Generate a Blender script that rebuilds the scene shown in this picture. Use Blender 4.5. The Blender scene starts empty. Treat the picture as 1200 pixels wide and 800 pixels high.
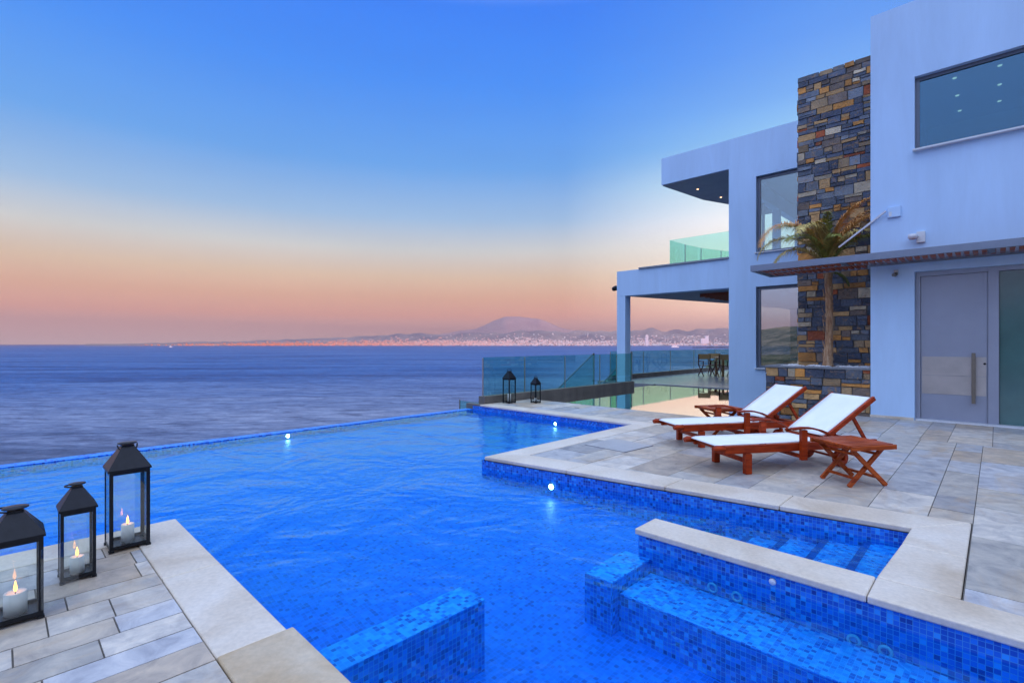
import bpy, bmesh, math, random
from mathutils import Vector, Matrix
random.seed(11)
R = math.radians
S = bpy.context.scene
C = S.collection
# ---------------------------------------------------------------- helpers
def nt(name):
    m = bpy.data.materials.new(name); m.use_nodes = True
    n = m.node_tree; n.nodes.clear()
    out = n.nodes.new('ShaderNodeOutputMaterial')
    return m, n, out
def N(n, t, **k):
    x = n.nodes.new(t)
    for a, b in k.items():
        if a.startswith('i_'):
            key = a[2:]; key = int(key) if key.isdigit() else key.replace('_', ' ')
            x.inputs[key].default_value = b
        else: setattr(x, a, b)
    return x
def L(n, a, b): n.links.new(a, b)
def col(c): return (c[0], c[1], c[2], 1)
def ramp(n, fac, stops, interp='LINEAR'):
    r = N(n, 'ShaderNodeValToRGB'); e = r.color_ramp.elements; r.color_ramp.interpolation = interp
    while len(e) < len(stops): e.new(0.5)
    for i, (p, c) in enumerate(stops): e[i].position = p; e[i].color = col(c)
    L(n, fac, r.inputs[0]); return r
def mixc(n, fac, a, b, mode='MIX'):
    m = N(n, 'ShaderNodeMix', data_type='RGBA', blend_type=mode)
    for s, v in ((m.inputs[0], fac), (m.inputs[6], a), (m.inputs[7], b)):
        if hasattr(v, 'links') or isinstance(v, bpy.types.NodeSocket): L(n, v, s)
        elif isinstance(v, (int, float)): s.default_value = v
        else: s.default_value = col(v)
    return m.outputs[2]
def math_(n, op, a, b=None, c=None):
    m = N(n, 'ShaderNodeMath', operation=op)
    for i, v in enumerate((a, b, c)):
        if v is None: continue
        if isinstance(v, bpy.types.NodeSocket): L(n, v, m.inputs[i])
        else: m.inputs[i].default_value = v
    return m.outputs[0]
def vmul(n, vec, s):
    m = N(n, 'ShaderNodeVectorMath', operation='MULTIPLY'); L(n, vec, m.inputs[0]); m.inputs[1].default_value = s
    return m.outputs[0]
def noise(n, vec, scale, detail=3, rough=.5, dist=0):
    x = N(n, 'ShaderNodeTexNoise', i_Scale=scale, i_Detail=detail, i_Roughness=rough, i_Distortion=dist)
    if vec is not None: L(n, vec, x.inputs['Vector'])
    return x.outputs[0]
def bump(n, h, strength=.3, dist=.02):
    b = N(n, 'ShaderNodeBump', i_Strength=strength, i_Distance=dist); L(n, h, b.inputs['Height']); return b.outputs[0]
def simple(name, c, rough=.6, metal=0, var=.15, scale=6, bs=.1, spec=.5, bscale=60):
    m, n, out = nt(name)
    p = N(n, 'ShaderNodeBsdfPrincipled'); p.inputs['Roughness'].default_value = rough; p.inputs['Metallic'].default_value = metal
    p.inputs['Specular IOR Level'].default_value = spec
    pos = N(n, 'ShaderNodeNewGeometry').outputs['Position']
    f = noise(n, pos, scale, 5, .6)
    d = [max(0, x*(1-var)) for x in c]; u = [min(1, x*(1+var)) for x in c]
    L(n, ramp(n, f, [(.3, d), (.7, u)]).outputs[0], p.inputs['Base Color'])
    if bs: L(n, bump(n, noise(n, pos, bscale, 3), bs, .004), p.inputs['Normal'])
    L(n, p.outputs[0], out.inputs[0]); return m
def emit(name, c, s):
    m, n, out = nt(name); e = N(n, 'ShaderNodeEmission', i_Strength=s); e.inputs[0].default_value = col(c)
    L(n, e.outputs[0], out.inputs[0]); return m

class MB:
    def __init__(s): s.bm = bmesh.new(); s.smooth = False
    def box(s, x0, x1, y0, y1, z0, z1, mat=None, bev=0):
        r = bmesh.ops.create_cube(s.bm, size=1)
        vs = r['verts']
        for v in vs: v.co = Vector(((x0+x1)/2+v.co.x*(x1-x0), (y0+y1)/2+v.co.y*(y1-y0), (z0+z1)/2+v.co.z*(z1-z0)))
        if bev: s._bev(vs, bev)
        elif mat is not None: bmesh.ops.transform(s.bm, matrix=mat, verts=vs)
        return s
    def _bev(s, vs, w, seg=2):
        es = list({e for v in vs for e in v.link_edges})
        bmesh.ops.bevel(s.bm, geom=es, offset=w, segments=seg, affect='EDGES', profile=.5)
    def bar(s, p, q, w, h, up=(0, 0, 1), bev=0, roll=0):
        p = Vector(p); q = Vector(q); d = (q-p); ln = d.length; d.normalize()
        up = Vector(up)
        if abs(d.dot(up)) > .98: up = Vector((1, 0, 0))
        x = d.cross(up).normalized(); y = x.cross(d).normalized()
        r = bmesh.ops.create_cube(s.bm, size=1); c = (p+q)/2
        for v in r['verts']: v.co = c + x*(v.co.x*w) + d*(v.co.y*ln) + y*(v.co.z*h)
        if bev: s._bev(r['verts'], bev)
        return s
    def prism(s, poly, z0, z1, bev=0):
        a = [s.bm.verts.new((x, y, z0)) for x, y in poly]; b = [s.bm.verts.new((x, y, z1)) for x, y in poly]
        k = len(poly); fs = []
        fs.append(s.bm.faces.new(b)); fs.append(s.bm.faces.new(a[::-1]))
        for i in range(k): fs.append(s.bm.faces.new((a[i], a[(i+1) % k], b[(i+1) % k], b[i])))
        if bev: s._bev(a+b, bev, 3)
        return s
    def tube(s, pts, rad, seg=8, cap=True):
        pts = [Vector(p) for p in pts]
        if not isinstance(rad, (list, tuple)): rad = [rad]*len(pts)
        rings = []
        prev = None
        for i, p in enumerate(pts):
            d = (pts[min(i+1, len(pts)-1)]-pts[max(i-1, 0)]).normalized()
            up = Vector((0, 0, 1)) if abs(d.z) < .95 else Vector((1, 0, 0))
            x = d.cross(up).normalized()
            if prev is not None:
                x = (prev - d*prev.dot(d)).normalized()
            prev = x
            y = d.cross(x)
            rings.append([s.bm.verts.new(p+(x*math.cos(2*math.pi*k/seg)+y*math.sin(2*math.pi*k/seg))*rad[i]) for k in range(seg)])
        for a, b in zip(rings, rings[1:]):
            for k in range(seg):
                f = s.bm.faces.new((a[k], a[(k+1) % seg], b[(k+1) % seg], b[k])); f.smooth = True
        if cap:
            s.bm.faces.new(rings[0][::-1]); s.bm.faces.new(rings[-1])
        return s
    def lathe(s, prof, c=(0, 0, 0), seg=24):
        c = Vector(c); rings = []
        for r_, z in prof:
            if r_ < 1e-5: rings.append([s.bm.verts.new(c+Vector((0, 0, z)))])
            else: rings.append([s.bm.verts.new(c+Vector((r_*math.cos(2*math.pi*k/seg), r_*math.sin(2*math.pi*k/seg), z))) for k in range(seg)])
        for a, b in zip(rings, rings[1:]):
            for k in range(seg):
                k2 = (k+1) % seg
                if len(a) == 1 and len(b) == 1: continue
                if len(a) == 1: f = s.bm.faces.new((a[0], b[k2], b[k]))
                elif len(b) == 1: f = s.bm.faces.new((a[k], a[k2], b[0]))
                else: f = s.bm.faces.new((a[k], a[k2], b[k2], b[k]))
                f.smooth = True
        return s
    def quad(s, a, b, c, d):
        s.bm.faces.new([s.bm.verts.new(p) for p in (a, b, c, d)]); return s
    def xf(s, M): bmesh.ops.transform(s.bm, matrix=M, verts=s.bm.verts); return s
    def build(s, name, mat, parent=None, loc=None, fixn=True):
        if fixn: bmesh.ops.recalc_face_normals(s.bm, faces=s.bm.faces)
        me = bpy.data.meshes.new(name); s.bm.to_mesh(me); s.bm.free()
        if mat: me.materials.append(mat)
        o = bpy.data.objects.new(name, me); C.objects.link(o)
        if parent: o.parent = parent
        if loc: o.location = loc
        return o
def cloth_sheet(mb, pts, off):
    off = Vector(off); top = [[mb.bm.verts.new(p) for p in r_] for r_ in pts]; bot = [[mb.bm.verts.new(Vector(p)-off) for p in r_] for r_ in pts]
    a, b = len(pts), len(pts[0]); F = mb.bm.faces.new
    for i in range(a-1):
        for j in range(b-1):
            F((top[i][j], top[i+1][j], top[i+1][j+1], top[i][j+1])).smooth = True; F((bot[i][j], bot[i][j+1], bot[i+1][j+1], bot[i+1][j]))
    for i in range(a-1):
        F((top[i][0], bot[i][0], bot[i+1][0], top[i+1][0])); F((top[i][b-1], top[i+1][b-1], bot[i+1][b-1], bot[i][b-1]))
    for j in range(b-1):
        F((top[0][j], top[0][j+1], bot[0][j+1], bot[0][j])); F((top[a-1][j], bot[a-1][j], bot[a-1][j+1], top[a-1][j+1]))
def empty(name, loc=(0, 0, 0), rz=0):
    o = bpy.data.objects.new(name, None); o.empty_display_size = .2; C.objects.link(o); o.location = loc; o.rotation_euler = (0, 0, rz); return o
def tag(o, label=None, cat=None, group=None, kind=None):
    if label: o['label'] = label
    if cat: o['category'] = cat
    if group: o['group'] = group
    if kind: o['kind'] = kind
    return o
def children(o): return [c for c in C.objects if c.parent == o]
def copy_tree(o, parent=None):
    c = o.copy(); C.objects.link(c); c.parent = parent
    for ch in children(o): copy_tree(ch, c)
    return c
CS, SN = .717, .697
def cam2w(x, d): return (CS*x-SN*d, SN*x+CS*d)        # camera-aligned metres -> world

# ---------------------------------------------------------------- materials
def mosaic(name, cols, size=.027, warp=0.0, grout=(.06, .27, .62)):
    m, n, out = nt(name)
    g = N(n, 'ShaderNodeNewGeometry'); pos = g.outputs['Position']; nor = g.outputs['Normal']
    if warp:
        w = N(n, 'ShaderNodeTexNoise', i_Scale=7.0, i_Detail=2.0); L(n, pos, w.inputs['Vector'])
        sub = N(n, 'ShaderNodeVectorMath', operation='SUBTRACT'); L(n, w.outputs[1], sub.inputs[0]); sub.inputs[1].default_value = (.5, .5, .5)
        sc = N(n, 'ShaderNodeVectorMath', operation='SCALE'); L(n, sub.outputs[0], sc.inputs[0]); sc.inputs['Scale'].default_value = warp
        ad = N(n, 'ShaderNodeVectorMath', operation='ADD'); L(n, pos, ad.inputs[0]); L(n, sc.outputs[0], ad.inputs[1]); pos = ad.outputs[0]
    sv = vmul(n, pos, (1/size,)*3)
    off = N(n, 'ShaderNodeVectorMath', operation='ADD'); L(n, sv, off.inputs[0]); off.inputs[1].default_value = (.37, .41, .33); sv = off.outputs[0]
    fl = N(n, 'ShaderNodeVectorMath', operation='FLOOR'); L(n, sv, fl.inputs[0])
    fr = N(n, 'ShaderNodeVectorMath', operation='FRACTION'); L(n, sv, fr.inputs[0])
    wn = N(n, 'ShaderNodeTexWhiteNoise', noise_dimensions='3D')
    # snap the axis along the normal so a flat face never straddles two cells
    nab = N(n, 'ShaderNodeVectorMath', operation='ABSOLUTE'); L(n, nor, nab.inputs[0])
    ns = N(n, 'ShaderNodeSeparateXYZ'); L(n, nab.outputs[0], ns.inputs[0])
    fs = N(n, 'ShaderNodeSeparateXYZ'); L(n, fl.outputs[0], fs.inputs[0])
    rs = N(n, 'ShaderNodeSeparateXYZ'); L(n, fr.outputs[0], rs.inputs[0])
    cmb = N(n, 'ShaderNodeCombineXYZ'); gl = None
    for i in range(3):
        inpl = math_(n, 'LESS_THAN', ns.outputs[i], .6)
        L(n, math_(n, 'MULTIPLY', fs.outputs[i], inpl), cmb.inputs[i])
        e = math_(n, 'ABSOLUTE', math_(n, 'SUBTRACT', rs.outputs[i], .5))
        e = math_(n, 'MULTIPLY', math_(n, 'GREATER_THAN', e, .445), inpl)
        gl = e if gl is None else math_(n, 'MAXIMUM', gl, e)
    L(n, cmb.outputs[0], wn.inputs['Vector'])
    k = len(cols); tot = sum(w_ for _, w_ in cols); acc = 0; st = []
    for c_, w_ in cols: st.append((acc/tot, c_)); acc += w_
    r = ramp(n, wn.outputs[0], st, 'CONSTANT')
    big = noise(n, g.outputs['Position'], 1.3, 3)
    c1 = mixc(n, ramp(n, big, [(.35, (0, 0, 0)), (.7, (.35,)*3)]).outputs[0], r.outputs[0], (.01, .16, .55))
    c2 = mixc(n, gl, c1, grout)
    p = N(n, 'ShaderNodeBsdfPrincipled', i_Roughness=.45); L(n, c2, p.inputs['Base Color'])
    L(n, p.outputs[0], out.inputs[0]); return m
M = {}
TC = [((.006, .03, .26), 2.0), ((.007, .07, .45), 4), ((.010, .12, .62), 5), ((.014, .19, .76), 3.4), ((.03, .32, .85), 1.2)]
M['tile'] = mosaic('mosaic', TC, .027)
M['tile_floor'] = mosaic('mosaic_floor', [((.002, .055, .42), 1.2), ((.002, .095, .60), 5), ((.003, .125, .72), 6), ((.005, .16, .80), 3)], .030, .030, (.005, .17, .82))
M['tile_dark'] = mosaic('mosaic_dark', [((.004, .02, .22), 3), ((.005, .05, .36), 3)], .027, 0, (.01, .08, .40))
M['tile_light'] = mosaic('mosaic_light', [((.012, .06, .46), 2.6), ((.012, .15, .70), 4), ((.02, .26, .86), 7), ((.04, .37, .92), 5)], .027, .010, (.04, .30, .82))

def stone_attr(name, attr='tint', rough=.55, bs=.35, stain=True, fine=55, spec=.4, rust=False):
    m, n, out = nt(name)
    a = N(n, 'ShaderNodeAttribute', attribute_name=attr); pos = N(n, 'ShaderNodeNewGeometry').outputs['Position']
    p = N(n, 'ShaderNodeBsdfPrincipled', i_Roughness=rough); p.inputs['Specular IOR Level'].default_value = spec
    f = noise(n, pos, fine*.12, 7, .65, .6)
    c = mixc(n, .9, a.outputs[0], ramp(n, f, [(.25, (.5, .5, .55)), (.5, (.95, .95, .95)), (.75, (1.4, 1.35, 1.25))]).outputs[0], 'MULTIPLY')
    if stain:
        f2 = noise(n, vmul(n, pos, (1, .45, 1)), 2.6, 6, .7, 1.0)
        c = mixc(n, ramp(n, f2, [(.50, (0, 0, 0)), (.72, (.6,)*3)]).outputs[0], c, (.50, .34, .18))
    if rust:
        f3 = noise(n, vmul(n, pos, (1, 1, 1.7)), 5.5, 8, .7, 1.2)
        c = mixc(n, ramp(n, f3, [(.54, (0, 0, 0)), (.66, (.75,)*3)]).outputs[0], c, (.40, .22, .09))
        c = mixc(n, ramp(n, f3, [(.30, (.6,)*3), (.40, (0, 0, 0))]).outputs[0], c, (.055, .07, .10))
    L(n, c, p.inputs['Base Color'])
    L(n, bump(n, noise(n, pos, fine, 6, .6), bs, .02 if rust else .006), p.inputs['Normal'])
    L(n, p.outputs[0], out.inputs[0]); return m
M['paving'] = stone_attr('paving', rough=.42, bs=.25)
M['slate'] = stone_attr('split_stone', rough=.6, bs=1.0, stain=False, fine=30, rust=True)
def coping_mat(name, a, b, c3):
    m, n, out = nt(name); pos = N(n, 'ShaderNodeNewGeometry').outputs['Position']
    p = N(n, 'ShaderNodeBsdfPrincipled', i_Roughness=.38)
    f = noise(n, pos, 1.5, 7, .6, .5)
    c = ramp(n, f, [(.28, a), (.48, b), (.66, c3)]).outputs[0]
    f2 = noise(n, pos, 40, 4, .6)
    c = mixc(n, 1, c, ramp(n, f2, [(.3, (.88, .88, .88)), (.7, (1.06, 1.05, 1.04))]).outputs[0], 'MULTIPLY')
    L(n, c, p.inputs['Base Color']); L(n, bump(n, f2, .12, .004), p.inputs['Normal'])
    L(n, p.outputs[0], out.inputs[0]); return m
M['coping'] = coping_mat('coping_stone', (.54, .43, .31), (.68, .59, .48), (.75, .68, .59))
M['coping_tan'] = coping_mat('coping_tan', (.36, .23, .11), (.50, .37, .22), (.62, .52, .38))
M['grout'] = simple('grout', (.16, .15, .14), .9)
M['concrete'] = simple('concrete', (.16, .14, .12), .75, var=.25, scale=3, bs=.3)
def wallmat(name, c, var=.05):
    m, n, out = nt(name); pos = N(n, 'ShaderNodeNewGeometry').outputs['Position']
    p = N(n, 'ShaderNodeBsdfPrincipled', i_Roughness=.7); p.inputs['Specular IOR Level'].default_value = .25
    f = noise(n, vmul(n, pos, (1.6, 1.6, .22)), 1.1, 8, .68, .4)
    L(n, ramp(n, f, [(.3, [x*(1-var*2) for x in c]), (.7, [x*(1+var) for x in c])]).outputs[0], p.inputs['Base Color'])
    L(n, bump(n, noise(n, pos, 140, 3), .12, .003), p.inputs['Normal'])
    L(n, p.outputs[0], out.inputs[0]); return m
M['wall'] = wallmat('render_wall', (.51, .70, .95))  # white walls; the blue of the skylight is put into this colour
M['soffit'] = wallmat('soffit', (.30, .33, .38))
M['frame'] = simple('aluminium_frame', (.13, .15, .20), .4, .3, var=.05)
M['door'] = simple('door_panel', (.30, .32, .40), .35, .2, var=.05, scale=2)
M['steel'] = simple('brushed_steel', (.46, .42, .40), .38, .75, var=.1, scale=3)
M['darksteel'] = simple('handle_steel', (.20, .17, .14), .35, .7, var=.1)
M['fascia'] = simple('canopy_metal', (.20, .23, .30), .45, .3, var=.06)
M['slat'] = simple('red_wood_slat', (.34, .075, .03), .5, 0, var=.3, scale=12)
M['black'] = simple('black_metal', (.012, .013, .018), .38, .5, var=.2, scale=30)
M['wax'] = simple('candle_wax', (.90, .89, .86), .5, var=.02)
M['flame'] = emit('flame', (1, .36, .06), 9)
M['flame_core'] = emit('flame_core', (1, .62, .20), 22)
M['lamp_on'] = emit('lamp_on', (1, .55, .30), 5)
M['pool_lamp'] = emit('pool_lamp', (.55, .88, 1), 60)
M['white_plastic'] = simple('white_plastic', (.66, .68, .72), .4, var=.04)
M['ring'] = simple('jet_ring', (.10, .36, .66), .35, var=.05)
M['terrace'] = simple('polished_terrace', (.20, .22, .25), .24, 0, var=.15, scale=1.5, bs=.0)
M['tan'] = simple('tan_wood', (.42, .24, .10), .5, var=.2, scale=12)
M['canvas'] = simple('tan_canvas', (.62, .42, .18), .8, var=.08)
M['dkwood'] = simple('dark_wood', (.08, .02, .012), .5, var=.2)
M['pebble'] = simple('white_pebble', (.72, .72, .72), .6, var=.1, scale=20)
M['soil'] = simple('soil', (.06, .045, .03), .95, var=.3)
M['room'] = wallmat('room_wall', (.34, .42, .46))
M['roomfloor'] = simple('room_floor', (.25, .24, .22), .5)
def wood(name, a, b):
    m, n, out = nt(name); pos = N(n, 'ShaderNodeTexCoord').outputs['Object']
    p = N(n, 'ShaderNodeBsdfPrincipled', i_Roughness=.42); p.inputs['Specular IOR Level'].default_value = .22
    f = noise(n, vmul(n, pos, (3, 28, 28)), 1.2, 5, .6, .4)
    f3 = noise(n, pos, 3.2, 3)
    c = ramp(n, f, [(.3, a), (.7, b)]).outputs[0]
    c = mixc(n, 1, c, ramp(n, f3, [(.3, (.75, .72, .7)), (.7, (1.25, 1.25, 1.2))]).outputs[0], 'MULTIPLY')
    L(n, c, p.inputs['Base Color']); L(n, bump(n, f, .15, .003), p.inputs['Normal']); L(n, p.outputs[0], out.inputs[0]); return m
M['wood'] = wood('red_hardwood', (.17, .012, .002), (.46, .052, .006))
M['wood_table'] = wood('red_hardwood_table', (.22, .025, .004), (.52, .10, .015))
def slingmat():
    m, n, out = nt('white_sling'); tc = N(n, 'ShaderNodeTexCoord').outputs['Object']
    p = N(n, 'ShaderNodeBsdfPrincipled', i_Roughness=.75); p.inputs['Specular IOR Level'].default_value = .2
    f = noise(n, tc, 5, 4); w = N(n, 'ShaderNodeTexWave', i_Scale=90.0); L(n, tc, w.inputs['Vector'])
    L(n, ramp(n, f, [(.3, (.80, .84, .84)), (.7, (.88, .90, .90))]).outputs[0], p.inputs['Base Color'])
    L(n, p.outputs[0], out.inputs[0]); return m
M['sling'] = slingmat()
def glass(name, tint, refl=.06, rough=0.0, refl_tint=(1, 1, 1)):
    m, n, out = nt(name)
    t = N(n, 'ShaderNodeBsdfTransparent'); t.inputs[0].default_value = col(tint)
    g = N(n, 'ShaderNodeBsdfGlossy', i_Roughness=rough); g.inputs[0].default_value = col(refl_tint)
    lw = N(n, 'ShaderNodeLayerWeight', i_Blend=.5)
    f = math_(n, 'POWER', lw.outputs['Facing'], 4.0)
    f = math_(n, 'MULTIPLY_ADD', f, .85*(1-refl), refl)
    x = N(n, 'ShaderNodeMixShader'); L(n, f, x.inputs[0]); L(n, t.outputs[0], x.inputs[1]); L(n, g.outputs[0], x.inputs[2])
    L(n, x.outputs[0], out.inputs[0]); return m
M['rail_glass'] = glass('rail_glass', (.64, .92, .86), .07)
M['balcony_glass'] = glass('balcony_glass', (.74, .97, .91), .08)
M['lantern_glass'] = glass('lantern_glass', (.96, .98, .97), .05)
M['window_glass'] = glass('window_glass', (.66, .84, .84), .16)
M['window_mirror'] = glass('window_mirror', (.55, .62, .60), .42)
M['window_dark'] = glass('window_dark', (.22, .42, .50), .16, 0, (.42, .72, .95))
M['frost'] = simple('frosted_glass', (.06, .14, .14), .12, var=.2, scale=1.2, bs=0, spec=.8)

def water(name, tint, bumps, refl=1.0, base=.02, power=4.6, stretch=(1, 1, 1), rough=.03, gt=(1, 1, 1)):
    m, n, out = nt(name); pos = N(n, 'ShaderNodeNewGeometry').outputs['Position']
    nrm = None
    for sc, st, ds in bumps:
        b = N(n, 'ShaderNodeBump', i_Strength=st, i_Distance=ds)
        L(n, noise(n, vmul(n, pos, stretch), sc, 3, .55, .7), b.inputs['Height'])
        if nrm is not None: L(n, nrm, b.inputs['Normal'])
        nrm = b.outputs[0]
    lw = N(n, 'ShaderNodeLayerWeight', i_Blend=.5)
    if nrm is not None: L(n, nrm, lw.inputs['Normal'])
    f = math_(n, 'POWER', lw.outputs['Facing'], power)
    f = math_(n, 'MULTIPLY_ADD', f, refl*.95, base)
    t = N(n, 'ShaderNodeBsdfTransparent'); t.inputs[0].default_value = col(tint)
    g = N(n, 'ShaderNodeBsdfGlossy', i_Roughness=rough); g.inputs[0].default_value = col(gt)
    if nrm is not None: L(n, nrm, g.inputs['Normal'])
    x = N(n, 'ShaderNodeMixShader'); L(n, f, x.inputs[0]); L(n, t.outputs[0], x.inputs[1]); L(n, g.outputs[0], x.inputs[2])
    L(n, x.outputs[0], out.inputs[0]); return m
M['water'] = water('pool_water', (.50, .93, 1.0), [(1.1, .7, .06), (4, .6, .016), (17, .4, .0025)], .85, .025, 3.8, rough=.06, gt=(.36, .92, 1.0))
M['mirror_water'] = water('still_water', (.55, .75, .78), [(3, .2, .0015)], 1.0, .30, 2.2)

# ---------------------------------------------------------------- sky, sun, camera, haze
W = bpy.data.worlds.new('World'); S.world = W; W.use_nodes = True
n = W.node_tree; n.nodes.clear()
wo = N(n, 'ShaderNodeOutputWorld')
tc = N(n, 'ShaderNodeTexCoord'); sp = N(n, 'ShaderNodeSeparateXYZ'); L(n, tc.outputs['Generated'], sp.inputs[0])
# z of the unit direction -> colour ; sin(elevation)
TOP = (1.45, 1.70, 2.15)
front = ramp(n, sp.outputs[2], [(0, (1.2, .90, .92)), (.02, (1.16, .74, .70)), (.055, (1.08, .50, .35)), (.09, (.93, .51, .32)), (.13, (.84, .62, .43)), (.18, (.68, .71, .70)),
                                (.24, (.32, .55, .84)), (.33, (.10, .385, .90)), (.46, (.028, .275, .97)), (.56, (.012, .215, .96)), (.68, (.7, .95, 1.6)), (1, TOP)])
right = ramp(n, sp.outputs[2], [(0, (1.35, .95, .88)), (.055, (1.65, 1.10, .82)), (.11, (1.45, 1.15, .86)), (.16, (1.25, 1.15, .98)), (.22, (1.2, 1.2, 1.2)), (.29, (.72, 1.0, 1.1)),
                                (.35, (.28, .62, 1.0)), (.40, (.17, .46, .98)), (.47, (.10, .35, .96)), (.58, (.05, .28, .94)), (.68, (.7, .95, 1.6)), (1, TOP)])
back = ramp(n, sp.outputs[2], [(0, (.62, .70, 1.0)), (.10, (.70, .92, 1.45)), (.35, (.80, 1.15, 2.0)), (.7, (1.1, 1.4, 2.1)), (1, TOP)])
# azimuth: forward axis of the view (-.697,.717): weight toward the land side behind
dt = N(n, 'ShaderNodeVectorMath', operation='DOT_PRODUCT'); L(n, tc.outputs['Generated'], dt.inputs[0]); dt.inputs[1].default_value = (SN, -CS, 0)
fb = N(n, 'ShaderNodeMapRange', i_From_Min=-.35, i_From_Max=.5); L(n, dt.outputs['Value'], fb.inputs[0])
rt = N(n, 'ShaderNodeVectorMath', operation='DOT_PRODUCT'); L(n, tc.outputs['Generated'], rt.inputs[0]); rt.inputs[1].default_value = (CS, SN, 0)
rr = N(n, 'ShaderNodeMapRange', i_From_Min=.10, i_From_Max=.46); L(n, rt.outputs['Value'], rr.inputs[0])
glow = mixc(n, math_(n, 'MULTIPLY', rr.outputs[0], 1.0), front.outputs[0], right.outputs[0])
cl = noise(n, vmul(n, tc.outputs['Generated'], (1, 1, 5)), 2.2, 5, .6)
skyc = mixc(n, fb.outputs[0], glow, back.outputs[0])
skyc = mixc(n, 1, skyc, ramp(n, cl, [(.3, (.96, .97, .98)), (.7, (1.04, 1.03, 1.02))]).outputs[0], 'MULTIPLY')
SUN_EL, SUN_AZ = R(7), R(5)          # sun direction: from +X, just over the land
sky = N(n, 'ShaderNodeTexSky', sky_type='NISHITA'); sky.sun_disc = False; sky.sun_elevation = SUN_EL; sky.sun_rotation = math.pi/2-SUN_AZ
b1 = N(n, 'ShaderNodeBackground', i_Strength=1.0); L(n, skyc, b1.inputs[0])
b2 = N(n, 'ShaderNodeBackground', i_Strength=.012); L(n, sky.outputs[0], b2.inputs[0])
ad = N(n, 'ShaderNodeAddShader'); L(n, b1.outputs[0], ad.inputs[0]); L(n, b2.outputs[0], ad.inputs[1]); L(n, ad.outputs[0], wo.inputs[0])
sl = bpy.data.lights.new('sun', 'SUN'); sl.energy = 5.0; sl.angle = R(.6); sl.color = (1, .42, .24)
so = bpy.data.objects.new('sun', sl); C.objects.link(so)
sd = Vector((math.cos(SUN_EL)*math.cos(SUN_AZ), math.cos(SUN_EL)*math.sin(SUN_AZ), math.sin(SUN_EL)))
so.rotation_euler = sd.to_track_quat('Z', 'Y').to_euler()
cd = bpy.data.cameras.new('camera'); co = bpy.data.objects.new('camera', cd); C.objects.link(co)
co.location = (0, 0, 1.35); co.rotation_euler = (R(90), 0, math.atan2(SN, CS)); cd.sensor_width = 36; cd.lens = 17.52; cd.shift_y = .0025
cd.clip_end = 120000; cd.clip_start = .05; S.camera = co
S.view_settings.view_transform = 'Standard'; S.view_settings.look = 'None'; S.view_settings.exposure = 0; S.view_settings.gamma = 1
S.render.engine = 'CYCLES'
S.cycles.max_bounces = 10; S.cycles.transparent_max_bounces = 24; S.cycles.diffuse_bounces = 4; S.cycles.glossy_bounces = 5
S.cycles.sample_clamp_indirect = 6; S.cycles.caustics_reflective = False; S.cycles.caustics_refractive = False
SEA = -35
m, n, out = nt('haze_air')
v = N(n, 'ShaderNodeVolumePrincipled', i_Density=3.6e-5); v.inputs['Color'].default_value = (.66, .44, .42, 1); v.inputs['Anisotropy'].default_value = .2
L(n, v.outputs[0], out.inputs['Volume'])
hz = MB().box(-46000, 46000, -46000, 46000, SEA-3, 1700).build('haze', m); tag(hz, kind='stuff')

# ---------------------------------------------------------------- sea
m, n, out = nt('sea_water'); pos = N(n, 'ShaderNodeNewGeometry').outputs['Position']
# rotate so that swell lines run across the view
mp = N(n, 'ShaderNodeMapping'); mp.inputs['Rotation'].default_value = (0, 0, -math.atan2(SN, CS)); L(n, pos, mp.inputs[0]); rp = mp.outputs[0]
p = N(n, 'ShaderNodeBsdfPrincipled', i_Roughness=.45); p.inputs['Specular IOR Level'].default_value = .10; p.inputs['IOR'].default_value = 1.33
f1 = noise(n, vmul(n, rp, (.0016, .010, 1)), 1, 4, .6, .8)
f2 = noise(n, vmul(n, rp, (.045, .13, 1)), 1, 10, .78, .5)
f3 = noise(n, vmul(n, rp, (.25, .6, 1)), 1, 4, .6)
dl = N(n, 'ShaderNodeVectorMath', operation='LENGTH'); L(n, pos, dl.inputs[0])
nearm = N(n, 'ShaderNodeMapRange', i_From_Min=90.0, i_From_Max=750.0, interpolation_type='SMOOTHSTEP'); L(n, dl.outputs['Value'], nearm.inputs[0])
cfar = ramp(n, f1, [(.38, (.014, .060, .20)), (.48, (.030, .105, .29)), (.64, (.060, .145, .34))]).outputs[0]
cnear = ramp(n, f1, [(.38, (.085, .12, .21)), (.48, (.145, .19, .305)), (.64, (.24, .275, .375))]).outputs[0]
c = mixc(n, nearm.outputs[0], cnear, cfar)
c = mixc(n, 1, c, ramp(n, f2, [(.38, (.45, .48, .55)), (.5, (1, 1, 1)), (.62, (1.6, 1.5, 1.35))]).outputs[0], 'MULTIPLY')
f4 = noise(n, vmul(n, rp, (.22, .75, 1)), 1, 7, .75)
c = mixc(n, 1, c, ramp(n, f4, [(.36, (.72, .74, .78)), (.5, (1, 1, 1)), (.64, (1.35, 1.3, 1.22))]).outputs[0], 'MULTIPLY')
L(n, c, p.inputs['Base Color'])
b0 = N(n, 'ShaderNodeBump', i_Strength=.6, i_Distance=3.0); L(n, f2, b0.inputs['Height'])
b1_ = N(n, 'ShaderNodeBump', i_Strength=.5, i_Distance=.35); L(n, f3, b1_.inputs['Height']); L(n, b0.outputs[0], b1_.inputs['Normal'])
L(n, b1_.outputs[0], p.inputs['Normal']); L(n, p.outputs[0], out.inputs[0])
o = MB().quad((-45000, -45000, SEA), (45000, -45000, SEA), (45000, 45000, SEA), (-45000, 45000, SEA)).build('sea', m, fixn=False); tag(o, kind='structure')

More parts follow.
